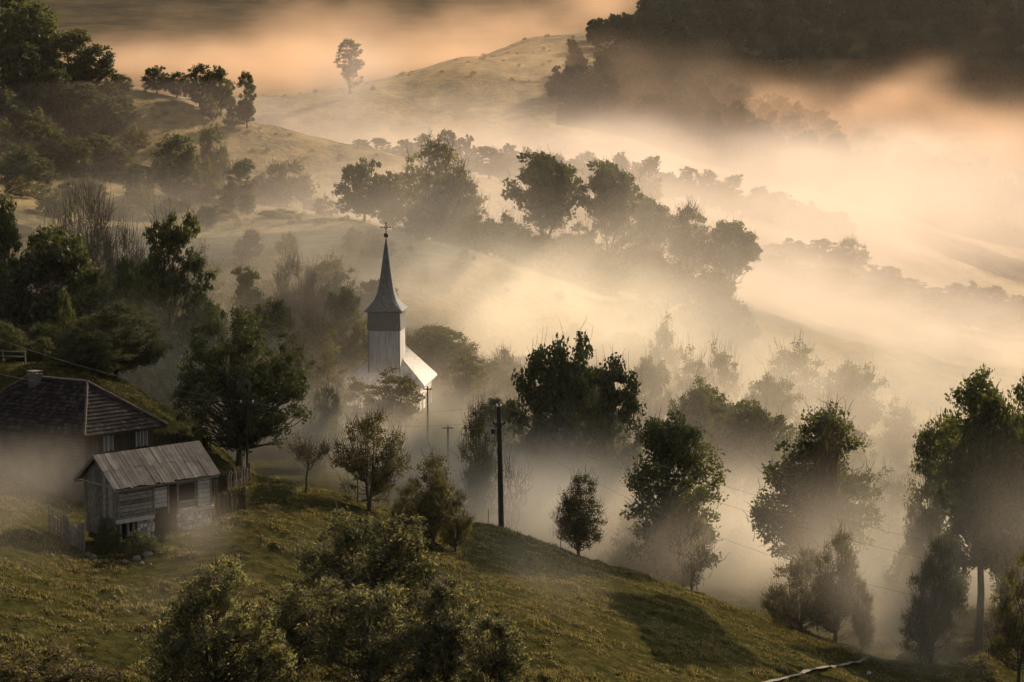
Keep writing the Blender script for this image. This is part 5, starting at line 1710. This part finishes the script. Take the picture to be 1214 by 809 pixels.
# footpath at the lower right: a narrow worn strip
C_ = np.array([ground_at(*q) for q in ((880, 822), (930, 806), (962, 799), (985, 794), (1008, 789), (1030, 784))])
tt_ = np.linspace(0, 1, len(C_))
fine = np.linspace(0, 1, 60)
C_ = np.stack([np.interp(fine, tt_, C_[:, k]) for k in range(2)], 1)
dv = np.gradient(C_, axis=0)
dv /= np.linalg.norm(dv, axis=1, keepdims=True)
sdv = np.stack([-dv[:, 1], dv[:, 0]], 1)
hz = np.array([sheet(q[0], q[1], .3) for q in C_])
hz = np.convolve(np.pad(hz, 4, mode='edge'), np.ones(9) / 9, mode='valid') + .03
V = []
for k in range(60):
    for s_ in (-.16, 0, .16):
        q = C_[k] + sdv[k] * (s_ * (1 + .25 * math.sin(k * .9) + .2 * math.sin(k * 2.3)) + .12 * math.sin(k * .35))
        V.append((q[0], q[1], hz[k] + (.03 if s_ == 0 else 0)))
Q = [(3 * k + j, 3 * k + 3 + j, 3 * k + 4 + j, 3 * k + 1 + j) for k in range(59) for j in range(2)]
M_path = mat_noise("worn_earth", [(0.3, (0.06, 0.05, 0.032)), (0.7, (0.14, 0.12, 0.085))], 2.5)
tagged(link("path", mesh_np("path", V, np.array(Q), [M_path], True)), kind="structure")

for k, (px, Y, s_) in enumerate([(148, 119.5, .32), (162, 120, .4), (176, 120.5, .45), (168, 119, .25), (186, 120.8, .3), (110, 121, .35), (104, 121.5, .28), (178, 118.6, .22), (116, 115, .2), (232, 127, .3), (1030, 132, .25), (870, 142, .3)]):
    g = on_ground(px, Y)
    mb = MB()
    ang = br.random() * 6
    loft(mb, [np.array([[math.cos(b + ang) * s_ * .6 * rr_ * br.uniform(.8, 1.2), math.sin(b + ang) * s_ * .6 * rr_ * .8 * br.uniform(.8, 1.2), z_ * s_ * .6 + br.uniform(-.04, .04)] for b in np.linspace(0, 2 * np.pi, 8, endpoint=False)]) for rr_, z_ in ((.8, -.4), (1, 0), (.85, .4), (.45, .65), (.05, .7))])
    if k < 10:
        tagged(mb.build("stone", M_rubble, None, g + UPV * .03), "rough grey stone lying in the rubble before the shed", "stone", "rubble stones below the shed")
    elif k == 10:
        tagged(mb.build("stone", M_stone, None, g + UPV * .15), "grey stone at the upper end of the footpath", "stone")
    else:
        tagged(mb.build("stone", M_stone, None, g + UPV * .15), "grey stone on the slope crest near the bent branch", "stone")

# ------------------------------------------------------------------ grass tufts over the near slopes: one uncountable mass
gr = np.random.default_rng(9)
n_ = 150000
gY = 80 + (170 - 80) * gr.random(n_) ** 0.9
gu = gr.uniform(-0.25, 0.25, n_)
gx = gu * gY
tv = fbm(gx / 1.3, gY / 1.3, 3) + 0.35 * fbm(gx / 6.0, gY / 6.0, 2)
keep_ = tv + 0.25 * gr.random(n_) > 0.13
gx, gY, tv = gx[keep_], gY[keep_], tv[keep_]
# heights from the sheet itself (with tussocks)
uu = gx / gY
j = np.clip(np.searchsorted(US, uu) - 1, 0, len(US) - 2)
i = np.clip(np.searchsorted(YS, gY) - 1, 0, len(YS) - 2)
fu_ = (uu - US[j]) / (US[j + 1] - US[j])
fy_ = (gY - YS[i]) / (YS[i + 1] - YS[i])
gz = (Z[i, j] * (1 - fu_) + Z[i, j + 1] * fu_) * (1 - fy_) + (Z[i + 1, j] * (1 - fu_) + Z[i + 1, j + 1] * fu_) * fy_
base_ = np.stack([gx, gY, gz - 0.02], 1)
V = []
for b in range(3):
    a = gr.random(len(base_)) * 2 * np.pi
    w = np.stack([np.cos(a), np.sin(a), 0 * a], 1) * gr.uniform(0.02, 0.045, len(a))[:, None]
    ln = np.stack([np.cos(a + 1.5), np.sin(a + 1.5), 0 * a], 1) * gr.uniform(0.02, 0.14, len(a))[:, None]
    h = np.stack([0 * a, 0 * a, gr.uniform(0.06, 0.2, len(a)) * (0.7 + np.clip(tv, 0, 0.6))], 1)
    off = gr.normal(size=(len(a), 3)) * np.array([0.06, 0.06, 0])
    V.append(np.stack([base_ + off - w, base_ + off + w, base_ + off + h + ln], 1))
V = np.concatenate(V).reshape(-1, 3)
gm_ = leaf_mat("grass_blade", (0.038, 0.037, 0.012), (0.15, 0.128, 0.048), 0.45, (1.35, 1.25, 0.8), 0.03)
tagged(link("grass", mesh_np("grass", V, np.arange(len(V)).reshape(-1, 3), [gm_])), "dry golden grass tufts over the near slopes", "grass", None, "stuff")
